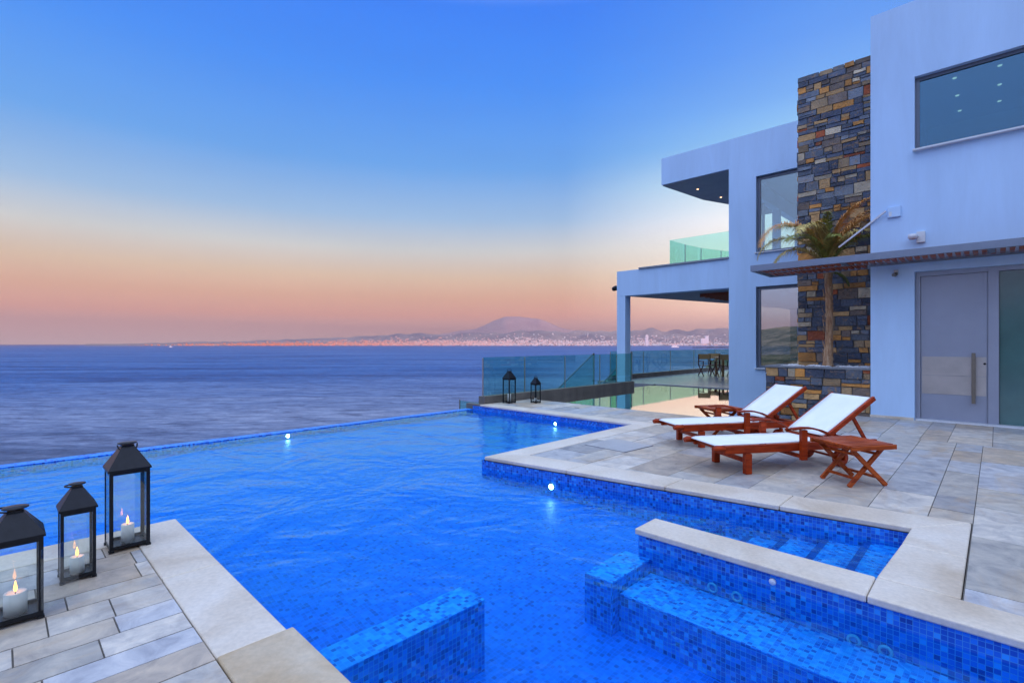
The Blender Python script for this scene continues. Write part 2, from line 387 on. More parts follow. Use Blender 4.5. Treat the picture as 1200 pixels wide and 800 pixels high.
# ---------------------------------------------------------------- terrain round the villa
from mathutils import noise as mn
def terr(u, v):
    c = -10.9 if -20 < v < 27 else (-10.9-(v-27)*.40 if v >= 27 else -10.9-(-20-v)*.75)
    if v > 104: c = -41.7+(v-104)*1.3
    if v < -170: c = -10.9-150*.75+(-170-v)*.6
    s = u-c
    nz = mn.noise(Vector((u*.03, v*.03, 0)))*1.0+mn.noise(Vector((u*.11, v*.11, 3)))*.5
    near = (-14 < u < 14 and -12 < v < 30)
    if s < 0:
        z = -3.4+s*1.05
        if v > 27: z += min(2.6, (v-27)*.030)
        if v < -20: z += min(1, (-20-v)/40)*4
        z += nz*min(1, -s*.08)*3
    else:
        z = -3.4
        if v > 27: z += min(2.6, (v-27)*.030)+min(s, 60)*.02+nz*.3
        if v < -20: z += min(1, (-20-v)/40)*4+min(s, 80)*.10+nz*1.5
    if u > 14: z += (min(u, 420)-14)*.40+nz*6*min(1, (u-14)/40)  # unseen hill added on this side to keep the low sun off the villa
    return max(z, SEA-4)
gr = MB(); us = []; a = -130.0
def span(a, b, st): 
    r = []; x = a
    while x < b: r.append(x); x += st
    return r
us = span(-200, -60, 8)+span(-60, 20, 1.6)+span(20, 60, 5)+span(60, 700, 30)
vs_ = span(-600, -60, 22)+span(-60, -14, 3)+span(-14, 30, 2)+span(30, 130, 2.2)+span(130, 260, 9)+span(260, 700, 40)
grid = [[gr.bm.verts.new((u, v_, terr(u, v_))) for v_ in vs_] for u in us]
for i in range(len(us)-1):
    for j in range(len(vs_)-1):
        gr.bm.faces.new((grid[i][j], grid[i+1][j], grid[i+1][j+1], grid[i][j+1])).smooth = True
m, n, out = nt('scrub_ground'); pos = N(n, 'ShaderNodeNewGeometry').outputs['Position']
p = N(n, 'ShaderNodeBsdfPrincipled', i_Roughness=.95)
f = noise(n, pos, .35, 9, .75)
L(n, ramp(n, f, [(.36, (.018, .030, .010)), (.46, (.06, .065, .025)), (.53, (.17, .13, .07)), (.64, (.34, .25, .15))]).outputs[0], p.inputs['Base Color'])
L(n, bump(n, f, 1, 1.0), p.inputs['Normal']); L(n, p.outputs[0], out.inputs[0]); M['scrub'] = m
o = gr.build('hillside', m); tag(o, kind='structure')

# ---------------------------------------------------------------- far coast, mountains, city
def farmat(name, a, b, sc):
    m, n, out = nt(name); pos = N(n, 'ShaderNodeNewGeometry').outputs['Position']
    p = N(n, 'ShaderNodeBsdfPrincipled', i_Roughness=1)
    L(n, ramp(n, noise(n, pos, sc, 8, .7), [(.35, a), (.65, b)]).outputs[0], p.inputs['Base Color']); L(n, p.outputs[0], out.inputs[0]); return m
M['far'] = farmat('far_hills', (.10, .11, .15), (.32, .27, .25), .0012)
M['mount'] = farmat('far_mountain', (.30, .23, .26), (.42, .32, .32), .0006)
def interp(t, x):
    if x <= t[0][0]: return t[0][1]
    for (a, b), (c_, d_) in zip(t, t[1:]):
        if x <= c_: return b+(d_-b)*(x-a)/(c_-a)
    return t[-1][1]
HILL = [(100, 0), (160, .5), (240, 2.5), (330, 5), (400, 7.5), (470, 11), (540, 13), (600, 14), (680, 14.5), (720, 15.5), (760, 17.5), (800, 16), (850, 17.5), (900, 16), (1000, 18), (1300, 18)]
def hill(px, k):     # k 0 shore .. 1 ridge
    H = interp(HILL, px)
    d = 10500+3500*k
    nz = mn.noise(Vector((px*.02, k*3, 0)))*.35+mn.noise(Vector((px*.07, k*6, 5)))*.22
    z = SEA+(H/584*d+36)*(k**1.3)*(1+nz*min(1, k*2))
    x = (px-600)/584*d
    u, v_ = cam2w(x, d); return u, v_, z
fb_ = MB(); g = []
PX = [100+i*5 for i in range(220)]; KS = [i/16 for i in range(17)]
for px in PX:
    colv = [fb_.bm.verts.new(hill(px, k)) for k in KS]
    u, v_, z = hill(px, 1); x = (px-600)/584*17000; u, v_ = cam2w(x, 17000); colv.append(fb_.bm.verts.new((u, v_, SEA-2))); g.append(colv)
for a_, b_ in zip(g, g[1:]):
    for k in range(len(a_)-1): fb_.bm.faces.new((a_[k], b_[k], b_[k+1], a_[k+1])).smooth = True
tag(fb_.build('far_coast_hills', M['far']), kind='structure')
MT = [(470, 0), (500, 9), (530, 14), (555, 17.5), (568, 22), (580, 28), (592, 31.5), (606, 32.5), (618, 31), (632, 29.5), (645, 24), (658, 19), (675, 15), (700, 12), (740, 6), (780, 0)]
def ridge(tab, d0, wid, name, mat, x0, x1, st, jag=.05):
    mb = MB(); g = []
    K = [0, .15, .3, .45, .6, .75, .9, 1, 1.15, 1.4, 1.8, 2.2]
    px = x0
    while px <= x1:
        colv = []
        for k in K:
            d = d0+wid*k; H = interp(tab, px)/584*(d0+wid)
            prof = k**.9 if k <= 1 else max(0, 1-(k-1)/1.2)
            nz = 1+(mn.noise(Vector((px*.06, k*4, 1)))*.5+mn.noise(Vector((px*.2, k*9, 7)))*.25)*(jag*4 if k != 1 else jag)
            x = (px-600)/584*(d0+wid)*(d/(d0+wid)); u, v_ = cam2w(x, d)
            colv.append(mb.bm.verts.new((u, v_, SEA-3+(H+38)*prof*nz)))
        g.append(colv); px += st
    for a_, b_ in zip(g, g[1:]):
        for k in range(len(K)-1): mb.bm.faces.new((a_[k], b_[k], b_[k+1], a_[k+1])).smooth = True
    return tag(mb.build(name, mat), kind='structure')
ridge(MT, 23500, 5000, 'far_mountain', M['mount'], 470, 780, 3)
# mountain behind the bay, seen in the window's reflection
mb = MB(); g = []
for i in range(41):
    row = []
    for j in range(41):
        a_, b_ = (i-20)/20, (j-20)/20
        r = math.hypot(a_, b_*.9); h = max(0, 1-r)**1.1*(1+.5*mn.noise(Vector((a_*3, b_*3, 4))))
        row.append(mb.bm.verts.new((-2600+a_*1500, -3000+b_*1300, SEA-3+430*h)))
    g.append(row)
for i in range(40):
    for j in range(40): mb.bm.faces.new((g[i][j], g[i+1][j], g[i+1][j+1], g[i][j+1])).smooth = True
tag(mb.build('bay_mountain', M['far']), kind='structure')
# city
rnd = random.Random(5)
def citymat():
    m, n, out = nt('city_walls'); a = N(n, 'ShaderNodeAttribute', attribute_name='tint')
    p = N(n, 'ShaderNodeBsdfPrincipled', i_Roughness=.8); L(n, a.outputs[0], p.inputs['Base Color']); L(n, p.outputs[0], out.inputs[0]); return m
M['city'] = citymat()
def paint(o, cols):
    at = o.data.color_attributes.new('tint', 'FLOAT_COLOR', 'CORNER')
    i = 0
    for f in o.data.polygons:
        for li in f.loop_indices: at.data[li].color = col(cols[f.index])
mb = MB(); cc = []
for q in range(8500):
    px = rnd.triangular(150, 900, 560); k = abs(rnd.gauss(0, .28))
    if k > .85 or rnd.random() > min(1, (px-120)/220): continue
    u, v_, z = hill(px, k)
    w = rnd.uniform(12, 42); h = rnd.uniform(10, 26)*(1.3 if k < .1 else 1)
    Mx = Matrix.Translation((u, v_, z+h/2-4)) @ Matrix.Rotation(math.atan2(SN, CS)+rnd.uniform(-.5, .5), 4, 'Z')
    cv = [mb.bm.verts.new(Mx @ Vector((x, y, z_))) for x, y, z_ in ((-w/2, -9, -h/2-6), (w/2, -9, -h/2-6), (w/2, 9, -h/2-6), (-w/2, 9, -h/2-6), (-w/2, -9, h/2), (w/2, -9, h/2), (w/2, 9, h/2), (-w/2, 9, h/2))]
    for q_ in ((0, 1, 5, 4), (1, 2, 6, 5), (2, 3, 7, 6), (3, 0, 4, 7), (4, 5, 6, 7), (3, 2, 1, 0)): mb.bm.faces.new([cv[k_] for k_ in q_])
    t = rnd.random(); warm = max(0, min(1, (640-px)/300))  # low sun glow on the left shore is put into the house colours
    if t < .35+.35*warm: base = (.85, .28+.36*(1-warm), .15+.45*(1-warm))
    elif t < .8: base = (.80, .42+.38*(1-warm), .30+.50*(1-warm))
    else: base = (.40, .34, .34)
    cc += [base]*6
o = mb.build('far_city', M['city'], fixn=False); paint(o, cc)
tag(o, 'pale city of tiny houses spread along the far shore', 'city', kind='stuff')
def farblock(px, d, y0, w, h, dep, name, label, cat, mat='white'):
    u, v_ = cam2w((px-600)/584*d, d); z = 1.35-(y0-403)/584*d
    r_ = empty(name, (u, v_, z), math.atan2(SN, CS)); tag(r_, label, cat)
    return r_, u, v_, z
M['white'] = simple('white_paint', (.80, .80, .80), .6, var=.03, scale=.05, bs=0)
t, *_ = farblock(758, 10300, 403.5, 0, 0, 0, 'tower_block', 'pale high-rise block on the far shore right of the roof column', 'building')
MB().box(-28, 28, -15, 15, -30, 190).build('wall', M['white'], t); MB().box(-12, 12, -8, 8, 190, 205).build('rooftop_room', M['white'], t)
t, *_ = farblock(826, 10000, 399, 0, 0, 0, 'hillside_building', 'white stepped building on the distant wooded slope', 'building')
MB().box(-80, 10, -20, 20, -60, 45).build('lower_block', M['white'], t); MB().box(10.2, 70, -20, 20, -60, 95).build('upper_block', M['white'], t)
t, *_ = farblock(791, 5200, 406, 0, 0, 0, 'passenger_ship', 'white ship far out on the sea before the distant shore', 'ship')
t.location.z = SEA-1
MB().prism([(-38, -6), (28, -6), (42, 0), (28, 6), (-38, 6)], 0, 12).build('hull', M['white'], t); MB().box(-28, 18, -5, 5, 12.1, 24).build('superstructure', M['white'], t); MB().box(-12, -4, -2, 2, 24.1, 32).build('funnel', M['white'], t)
t, *_ = farblock(200, 5500, 407, 0, 0, 0, 'boat', 'tiny white boat alone on the open sea at left', 'boat'); t.location.z = SEA-.5
MB().prism([(-16, -4), (10, -4), (19, 0), (10, 4), (-16, 4)], 0, 7).build('hull', M['white'], t); MB().box(-9, 4, -3, 3, 7.1, 15).build('cabin', M['white'], t)
# breakwater
mb = MB(); pts = []
for i in range(30):
    px = 812+i*2.2; d = 4700+30*math.sin(i); pts.append((*cam2w((px-600)/584*d, d), SEA+2))
mb.tube(pts, [4+4*math.sin(i/29*math.pi)+rnd.random()*2 for i in range(30)], 6)
tag(mb.build('breakwater', simple('dark_rock', (.05, .05, .06), .9)), 'low dark rock breakwater lying offshore beyond the terrace railing', 'breakwater')

# ---------------------------------------------------------------- decks
def clip(poly, region):
    out_ = poly
    k = len(region)
    for i in range(k):
        ax, ay = region[i]; bx, by = region[(i+1) % k]
        src = out_; out_ = []
        if not src: return []
        for j in range(len(src)):
            p_, q_ = src[j], src[(j+1) % len(src)]
            sp_ = (bx-ax)*(p_[1]-ay)-(by-ay)*(p_[0]-ax); sq = (bx-ax)*(q_[1]-ay)-(by-ay)*(q_[0]-ax)
            if sp_ >= 0: out_.append(p_)
            if (sp_ >= 0) != (sq >= 0):
                t = sp_/(sp_-sq); out_.append((p_[0]+t*(q_[0]-p_[0]), p_[1]+t*(q_[1]-p_[1])))
    return out_
TCOL = [((.42, .39, .35), 3), ((.48, .42, .35), 3), ((.38, .38, .39), 2.5), ((.53, .49, .44), 3), ((.34, .33, .33), 1.0), ((.42, .35, .28), 1.4), ((.45, .45, .47), 2.2)]
def pick(r_, t):
    s_ = sum(w for _, w in t); x = r_.random()*s_
    for c_, w in t:
        x -= w
        if x <= 0: return c_
    return t[-1][0]
def pave(name, regions, cw, lens, seed, label=None):
    r_ = random.Random(seed); bm = bmesh.new(); cols = []
    for (reg, (u0, u1, v0, v1)) in regions:
        u = u0+.003
        while u < u1:
            w = r_.choice(cw); v_ = v0-r_.random()*lens[1]
            while v_ < v1:
                ln = r_.uniform(*lens)
                g_ = .0035
                pl = clip([(u+g_, v_+g_), (u+w-g_, v_+g_), (u+w-g_, v_+ln-g_), (u+g_, v_+ln-g_)], reg)
                area = abs(sum(pl[i][0]*pl[(i+1) % len(pl)][1]-pl[(i+1) % len(pl)][0]*pl[i][1] for i in range(len(pl)))/2) if pl else 0
                if area > .0008:
                    z = -.001+r_.uniform(-.0012, .0012); base = pick(r_, TCOL); j = r_.uniform(.96, 1.16); base = tuple(x*j for x in base)
                    tx, ty = r_.uniform(-.001, .001), r_.uniform(-.001, .001)
                    a_ = [bm.verts.new((x, y, -.03)) for x, y in pl]; b_ = [bm.verts.new((x, y, z)) for x, y in pl]
                    bm.faces.new(b_); cols.append(base)
                    for i in range(len(pl)):
                        bm.faces.new((a_[i], a_[(i+1) % len(pl)], b_[(i+1) % len(pl)], b_[i])); cols.append(base)
                v_ += ln
            u += w
    me = bpy.data.meshes.new(name); bm.to_mesh(me); bm.free(); me.materials.append(M['paving'])
    o = bpy.data.objects.new(name, me); C.objects.link(o); paint(o, cols); return o
cpW = .33
def slv(u): return 4.05+(u+4.4)*(4.67-4.05)/(-.44+4.4)     # the slanting pool edge
RA = [(-8.25, 7.79), (-4.07, 7.79), (-4.07, 9.1), (-8.25, 9.1)]
RB = [(-4.07, slv(-4.07)+.40), (-.13, slv(-.13)+.40), (-.13, 9.1), (-4.07, 9.1)]
RC = [(-.13, 3.545), (7, 3.545), (7, 9.1), (-.13, 9.1)]
RD = [(-2.3, 9.1), (7, 9.1), (7, 11.298), (-2.3, 11.298)]
def bb(r_): return (min(p[0] for p in r_), max(p[0] for p in r_), min(p[1] for p in r_), max(p[1] for p in r_))
o = pave('pool_deck_paving', [(r_, bb(r_)) for r_ in (RA, RB, RC, RD)], [.30, .38, .38, .45], (.45, 1.15), 3); tag(o, kind='structure')
RE = [(-4.24, -5), (6, -5), (6, .645), (-4.24, .645)]
o = pave('lantern_deck_paving', [(RE, bb(RE))], [.17, .19, .21, .24], (.22, .62), 8); tag(o, kind='structure')
bs = MB()
for r_ in (RA, RB, RC, RD): bs.prism([(x, y) for x, y in r_], -2.6, -.010)
bs.prism([(-4.24, -5), (6, -5), (6, .645), (-4.24, .645)], -2.6, -.010)
o = bs.build('deck_base', M['grout']); tag(o, kind='structure')

# ---------------------------------------------------------------- the pool
pool = empty('swimming_pool', (-5, 3, -.13)); tag(pool, 'blue mosaic infinity pool with pale stone coping and submerged ledges', 'swimming pool')
def pp(mb, name, mat, parent=pool):
    o = mb.build(name, mat); o.parent = parent
    o.matrix_parent_inverse = Matrix.Translation(-Vector(parent.location)) if parent == pool else Matrix()
    return o
WZ = -.13
per = [(-8.5, -7), (-8.5, 7.47), (-4.42, 7.47), (-4.42, 4.03), (-.45, 4.66), (-.49, 3.26), (2.6, 3.26), (2.6, .93), (-4.53, .93), (-4.53, -7)]
mb = MB()
for i in range(len(per)):
    a_, b_ = per[i], per[(i+1) % len(per)]
    top = -.128 if i == 0 else -.04
    mb.quad((*a_, -2.2), (*b_, -2.2), (*b_, top), (*a_, top))
pp(mb, 'basin_wall', M['tile'])
mb = MB()
def fz(u, v): return -.56+.32*min(1, max(0, (math.hypot(u, v)-3.2)/2.9))**.85
gu = [-8.6+i*.35 for i in range(33)]; gv = [-7.1+i*.35 for i in range(43)]
gg = [[mb.bm.verts.new((a, b, fz(a, b))) for b in gv] for a in gu]
for i in range(32):
    for j in range(42): mb.bm.faces.new((gg[i][j], gg[i+1][j], gg[i+1][j+1], gg[i][j+1])).smooth = True
pp(mb, 'basin_floor', M['tile_floor'])
pp(MB().box(-8.70, -8.503, -7, 7.9, -3.2, -.118, bev=.006), 'infinity_edge', M['tile_light'])
pp(MB().box(-1.88, -.48, 3.262, 3.518, -1, -.045), 'spa_wall', M['tile'])
b_ = pp(MB().box(-2.368, -2.152, .935, 1.983, -1, -.155), 'spa_divider', M['tile']); MB().box(-2.37, -2.15, .935, 1.985, -.1548, -.142, bev=.005).build('divider_lit_top', M['tile_light'], b_)  # paler top slab added: paints the top better lit than the sides
b_ = pp(MB().box(-1.998, -1.782, 2.762, 3.26, -1, -.203), 'spa_ledge', M['tile']); MB().box(-2.0, -1.78, 2.76, 3.26, -.2028, -.19, bev=.005).build('ledge_lit_top', M['tile_light'], b_)  # added paler slab carries the stronger light on the ledge top
b_ = pp(MB().box(-1.779, 2.59, 2.842, 3.255, -1, -.298), 'spa_bench', M['tile']); MB().box(-1.777, 2.59, 2.84, 3.255, -.2978, -.285, bev=.005).build('bench_lit_top', M['tile_light'], b_)  # added paler slab paints the bench top brighter than its less lit front
b_ = pp(MB().box(-2.149, 2.59, .936, 1.338, -1, -.313), 'spa_bench', M['tile']); MB().box(-2.147, 2.59, .936, 1.34, -.3128, -.30, bev=.005).build('bench_lit_top', M['tile_light'], b_)  # second bench: light on its top painted by a paler slab too
for i in range(5):
    u0 = -.455-.27*(i+1)
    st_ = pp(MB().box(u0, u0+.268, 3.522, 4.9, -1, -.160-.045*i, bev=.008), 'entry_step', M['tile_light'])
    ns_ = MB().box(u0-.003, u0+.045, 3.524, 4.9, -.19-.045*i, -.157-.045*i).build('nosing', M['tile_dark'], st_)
# bits of wall behind the steps are covered by the slanting basin wall
def coping(poly, mat='coping', z=0.004, name='coping'): return pp(MB().prism(poly, -.04, z, bev=.010), name, M[mat])
def strip(u0, u1, v0, v1, lens, axis, mat='coping'):
    if axis == 'u':
        x = u0; i = 0
        while x < u1-.01:
            e = min(u1, x+lens[i % len(lens)]); coping([(x+.002, v0), (e-.002, v0), (e-.002, v1), (x+.002, v1)], mat); x = e; i += 1
    else:
        y = v0; i = 0
        while y < v1-.01:
            e = min(v1, y+lens[i % len(lens)]); coping([(u0, y+.002), (u1, y+.002), (u1, e-.002), (u0, e-.002)], mat); y = e; i += 1
strip(-8.24, -4.075, 7.45, 7.785, [1.1, 1.0], 'u')
coping([(-4.40, slv(-4.4)+.399), (-4.075, slv(-4.075)+.399), (-4.075, 5.6), (-4.40, 5.6)])
strip(-4.40, -4.075, 5.604, 7.446, [1.0, 1.1], 'v')
# slanting front coping, mitred at the tip
xs = [-4.40, -3.3, -2.25, -1.3, -.135]
for a_, b_ in zip(xs, xs[1:]):
    coping([(a_+.002, slv(a_)), (b_-.002 if b_ != -.135 else -.452, slv(b_ if b_ != -.135 else -.452)), (b_-.002, slv(b_)+.395), (a_+.002, slv(a_)+.395)])
# right strip round the entry steps
coping([(-.448, slv(-.448)+.004), (-.135, slv(-.135)+.39), (-.135, 4.25), (-.460, 4.25)])
coping([(-.460, 4.246), (-.135, 4.246), (-.135, 3.548), (-.498, 3.548)])
strip(-1.90, -.50, 3.24, 3.544, [1.405], 'u'); strip(-.50, 3.0, 3.24, 3.54, [.95, 1.1], 'u')
strip(-4.55, -2.402, .65, .95, [1.12, 1.03], 'u')
coping([(-2.398, .65), (-1.2, .65), (-1.2, .975), (-2.398, .975)], 'coping_tan', .012)
coping([(-1.196, .65), (1.2, .65), (1.2, .975), (-1.196, .975)], 'coping_tan', .012)
strip(1.204, 3.2, .65, .975, [1.2], 'u', 'coping_tan')
strip(-4.55, -4.245, -5, .646, [.9, 1.1], 'v')
# deck body under the copings
mb = MB()
for r_ in ([(-8.24, 7.5), (-4.39, 7.5), (-4.39, 7.78), (-8.24, 7.78)], [(-4.39, 4.2), (-4.08, 4.25), (-4.08, 7.78), (-4.39, 7.78)], [(-4.38, slv(-4.38)+.03), (-.4, slv(-.4)+.03), (-.14, slv(-.14)+.38), (-4.38, slv(-4.38)+.38)],
           [(-.43, 3.3), (-.14, 3.3), (-.14, 4.9), (-.43, 4.68)], [(-.13, 3.28), (7, 3.28), (7, 3.54), (-.13, 3.54)], [(-4.5, .66), (6, .66), (6, .91), (-4.5, .91)], [(-4.5, -5), (-4.25, -5), (-4.25, .66), (-4.5, .66)], [(2.62, .9), (7, .9), (7, 3.3), (2.62, 3.3)]):
    mb.prism(r_, -2.6, -.045)
tag(mb.build('deck_body', M['concrete']), kind='structure')
# water
wm = MB(); wm.prism([(-8.502, -7), (-4.54, -7), (-4.54, .92), (2.6, .92), (2.6, 3.27), (-.48, 3.27), (-.44, 4.665), (-4.43, 4.035), (-4.43, 7.475), (-8.502, 7.475)], WZ-.0005, WZ)
bm = wm.bm
for f in list(bm.faces):
    if f.calc_center_median().z < WZ-.0001: bm.faces.remove(f)
tag(wm.build('pool_water', M['water']), kind='structure')
# pool fittings
def disc(c, nrm, r_, name, mat, th=.012, label=None):
    nrm = Vector(nrm).normalized()
    mb = MB(); mb.lathe([(0, 0), (r_, 0), (r_, th*.6), (r_*.85, th), (0, th)], seg=20)
    mb.xf(Matrix.Translation(c) @ nrm.to_track_quat('Z', 'Y').to_matrix().to_4x4()); return pp(mb, name, mat)
def ring(c, nrm, r0, r1, name, mat):
    nrm = Vector(nrm).normalized()
    mb = MB(); mb.lathe([(r0, 0), (r1, 0), (r1, .008), (r0, .012), (r0, 0)], seg=24)
    mb.xf(Matrix.Translation(c) @ nrm.to_track_quat('Z', 'Y').to_matrix().to_4x4()); return pp(mb, name, mat)
sn = Vector((.154, -.988, 0))
for c_, nr in (((-3.46, slv(-3.46)-.022, -.195), sn), ((-8.5, 3.36, -.185), (1, 0, 0)), ((-6.09, 7.468, -.185), (0, -1, 0))):
    disc(c_, nr, .028, 'underwater_lamp', M['pool_lamp'])
    ring(c_, nr, .029, .045, 'lamp_bezel', M['steel'])
for px, z in ((-1.335, -.245), (-1.18, -.25), (-.56, -.27), (-.42, -.27)):
    ring((px, 3.261 if px < -.48 else 3.2605, z), (0, -1, 0), .020, .034, 'spa_jet', M['ring'])
disc((-.97, 3.262, -.085), (0, -1, 0), .020, 'air_button', M['white_plastic'], .015)
ring((-2.42, 2.4, -.556), (0, 0, 1), .0, .05, 'floor_drain', M['ring'])

# access hatch and small drains in the deck
def ptz(px, py, z=0):
    d = (1.35-z)*584/(py-403); return cam2w((px-600)/584*d, d)
hv = [ptz(685, 521), ptz(732, 530), ptz(766, 522), ptz(719, 514)]
hc = (sum(p[0] for p in hv)/4, sum(p[1] for p in hv)/4)
def sc_(k): return [(hc[0]+(p[0]-hc[0])*k, hc[1]+(p[1]-hc[1])*k) for p in hv]
t = empty('deck_hatch', (hc[0], hc[1], 0)); tag(t, 'flush square stone hatch cover in the deck with dark edge lines', 'hatch')
o = MB().prism([(x-hc[0], y-hc[1]) for x, y in sc_(1)], -.01, .0025).build('rim', M['frame'], t)
o = MB().prism([(x-hc[0], y-hc[1]) for x, y in sc_(.975)], -.005, .006).build('cover', coping_mat('hatch_stone', (.36, .35, .35), (.42, .42, .43), (.48, .45, .42)), t)
for px, py, l_ in ((676, 477.5, 'small black slot drain in the deck near the far lanterns'), ):
    x, y = ptz(px, py); tag(MB().box(x-.06, x+.06, y-.012, y+.012, .0, .004).build('slot_drain', M['black']), l_, 'drain')

# ---------------------------------------------------------------- reflecting pool + terrace
mb = MB(); mb.prism([(-8.25, 9.1), (-2.3, 9.1), (-2.3, 11.3), (-1.5, 11.5), (-1.5, 15.5), (-8.25, 15.3)], -.4, -.12)
m, n, out = nt('pool_slabs'); pos = N(n, 'ShaderNodeNewGeometry').outputs['Position']
br = N(n, 'ShaderNodeTexBrick', i_Scale=1.0); br.inputs['Brick Width'].default_value = 1.2; br.inputs['Row Height'].default_value = .9; br.inputs['Mortar Size'].default_value = .012
br.inputs['Color1'].default_value = (.10, .20, .20, 1); br.inputs['Color2'].default_value = (.12, .22, .22, 1); br.inputs['Mortar'].default_value = (.02, .03, .03, 1)
L(n, pos, br.inputs[0]); p = N(n, 'ShaderNodeBsdfPrincipled', i_Roughness=.4); L(n, br.outputs[0], p.inputs['Base Color']); L(n, p.outputs[0], out.inputs[0])
tag(mb.build('reflecting_pool_floor', m), kind='structure')
wm = MB(); wm.quad((-8.25, 9.1, -.025), (-2.3, 9.1, -.025), (-2.3, 11.3, -.025), (-8.25, 11.3, -.025)); wm.quad((-8.25, 11.3, -.025), (-1.5, 11.3, -.025), (-1.5, 15.5, -.025), (-8.25, 15.5, -.025))
tag(wm.build('reflecting_pool_water', M['mirror_water'], fixn=False), kind='structure')
tag(MB().prism([(-10.5, 15.3), (-8.26, 15.3), (-8.26, 15.45), (-5.8, 15.502), (-5.8, 29), (-10.5, 29)], -3, 0).build('terrace_floor', M['terrace']), kind='structure')
tag(MB().box(-10.5, -8.47, 7.9, 15.29, -3.4, -.9).build('lower_landing', M['concrete']), kind='structure')

def railing(name, label, u, v0, v1, zt, posts, kerb=True, group=None):
    t = empty(name, (u, v0, 0)); tag(t, label, 'railing', group)
    if kerb: MB().box(-.11, .09, 0, v1-v0, -.3, .165, bev=.004).build('kerb', M['concrete'], t)
    zb = .17 if kerb else 0
    edges = [v0+.03]+list(posts)+[v1-.03]
    for a_, b_ in zip(edges, edges[1:]):
        MB().box(-.006, .006, a_-v0+.012, b_-v0-.012, zb, zt).build('glass_panel', M['rail_glass'], t)
    for q in edges[:-1]:
        MB().box(-.012, .012, q-v0-.012, q-v0+.010, zb, zt-.02).build('post', M['steel'], t)
    return t
railing('glass_railing', 'teal glass railing on dark kerb beside the two far lanterns', -8.36, 7.62, 14.1, 1.05, [9.05, 10.65, 12.3, 13.2])
railing('glass_railing', 'long teal glass railing on dark kerb along the covered terrace edge', -10.35, 15.9, 29, 1.08, [18.35, 20.7, 23.1, 25.6, 27.6])
def stair_rail(u, v0, v1, zt0, sl_, label):
    t = empty('stair_railing', (u, v0, zt0)); tag(t, label, 'railing', 'sloping glass stair railings')
    mb = MB(); L_ = v1-v0
    for x in (-.006, .006): mb.quad((x, 0, 0), (x, -L_, -L_*sl_), (x, -L_, -L_*sl_-.95), (x, 0, -.95))
    mb.build('glass_panel', M['rail_glass'], t)
    MB().bar((0, 0, .01), (0, -L_, -L_*sl_+.01), .035, .03).build('handrail', M['frame'], t)
    MB().box(-.02, .02, -.02, .02, -1.2, 0).build('post', M['steel'], t)
stair_rail(-9.2, 13.2, 17.0, 1.05, .56, 'sloping glass stair railing with dark handrail, farther from the roof column')
stair_rail(-10.15, 17.1, 20.6, 1.05, .56, 'sloping glass stair railing with dark handrail, right against the roof column')
t = empty('glass_screen', (-9.25, 7.72, -1)); tag(t, 'small low green glass screen beyond the end of the infinity edge', 'screen')
MB().box(0, .72, -.006, .006, 0, 1.0).build('glass_panel', M['rail_glass'], t); MB().box(-.02, .0, -.012, .012, 0, 1.02).build('post', M['steel'], t)
tag(MB().box(-8.74, -8.25, 7.48, 7.60, -.6, -.005, bev=.004).build('edge_block', M['concrete']), 'small dark concrete block at the end of the infinity edge', 'block')

# ---------------------------------------------------------------- villa
villa = empty('villa', (0, 15.5, 0)); tag(villa, 'white modern two storey villa with stone tower, wood slat canopy and glass balcony', 'villa')
def vp(mb, name, mat, parent=None):
    o = mb.build(name, mat); o.parent = parent or villa
    if parent is None: o.matrix_parent_inverse = Matrix.Translation((0, -15.5, 0))
    return o
def holes_wall(a0, a1, z0, z1, holes, face, back, axis='u'):
    """wall in the plane across 'face'; holes = (a0,a1,z0,z1)"""
    mb = MB(); A = sorted({a0, a1, *[h[0] for h in holes], *[h[1] for h in holes]}); Z = sorted({z0, z1, *[h[2] for h in holes], *[h[3] for h in holes]})
    def P(a, w, z): return (a, w, z) if axis == 'u' else (w, a, z)
    def solid(i, j):
        if i < 0 or j < 0 or i >= len(A)-1 or j >= len(Z)-1: return False
        x, y = (A[i]+A[i+1])/2, (Z[j]+Z[j+1])/2
        return not any(h[0] < x < h[1] and h[2] < y < h[3] for h in holes)
    for i in range(len(A)-1):
        for j in range(len(Z)-1):
            if not solid(i, j): continue
            x0, x1, y0, y1 = A[i], A[i+1], Z[j], Z[j+1]
            mb.quad(P(x0, face, y0), P(x1, face, y0), P(x1, face, y1), P(x0, face, y1)); mb.quad(P(x0, back, y0), P(x0, back, y1), P(x1, back, y1), P(x1, back, y0))
            if not solid(i-1, j): mb.quad(P(x0, face, y0), P(x0, face, y1), P(x0, back, y1), P(x0, back, y0))
            if not solid(i+1, j): mb.quad(P(x1, face, y0), P(x1, back, y0), P(x1, back, y1), P(x1, face, y1))
            if not solid(i, j-1): mb.quad(P(x0, face, y0), P(x0, back, y0), P(x1, back, y0), P(x1, face, y0))
            if not solid(i, j+1): mb.quad(P(x0, face, y1), P(x1, face, y1), P(x1, back, y1), P(x0, back, y1))
    bmesh.ops.remove_doubles(mb.bm, verts=mb.bm.verts, dist=1e-4)
    return mb
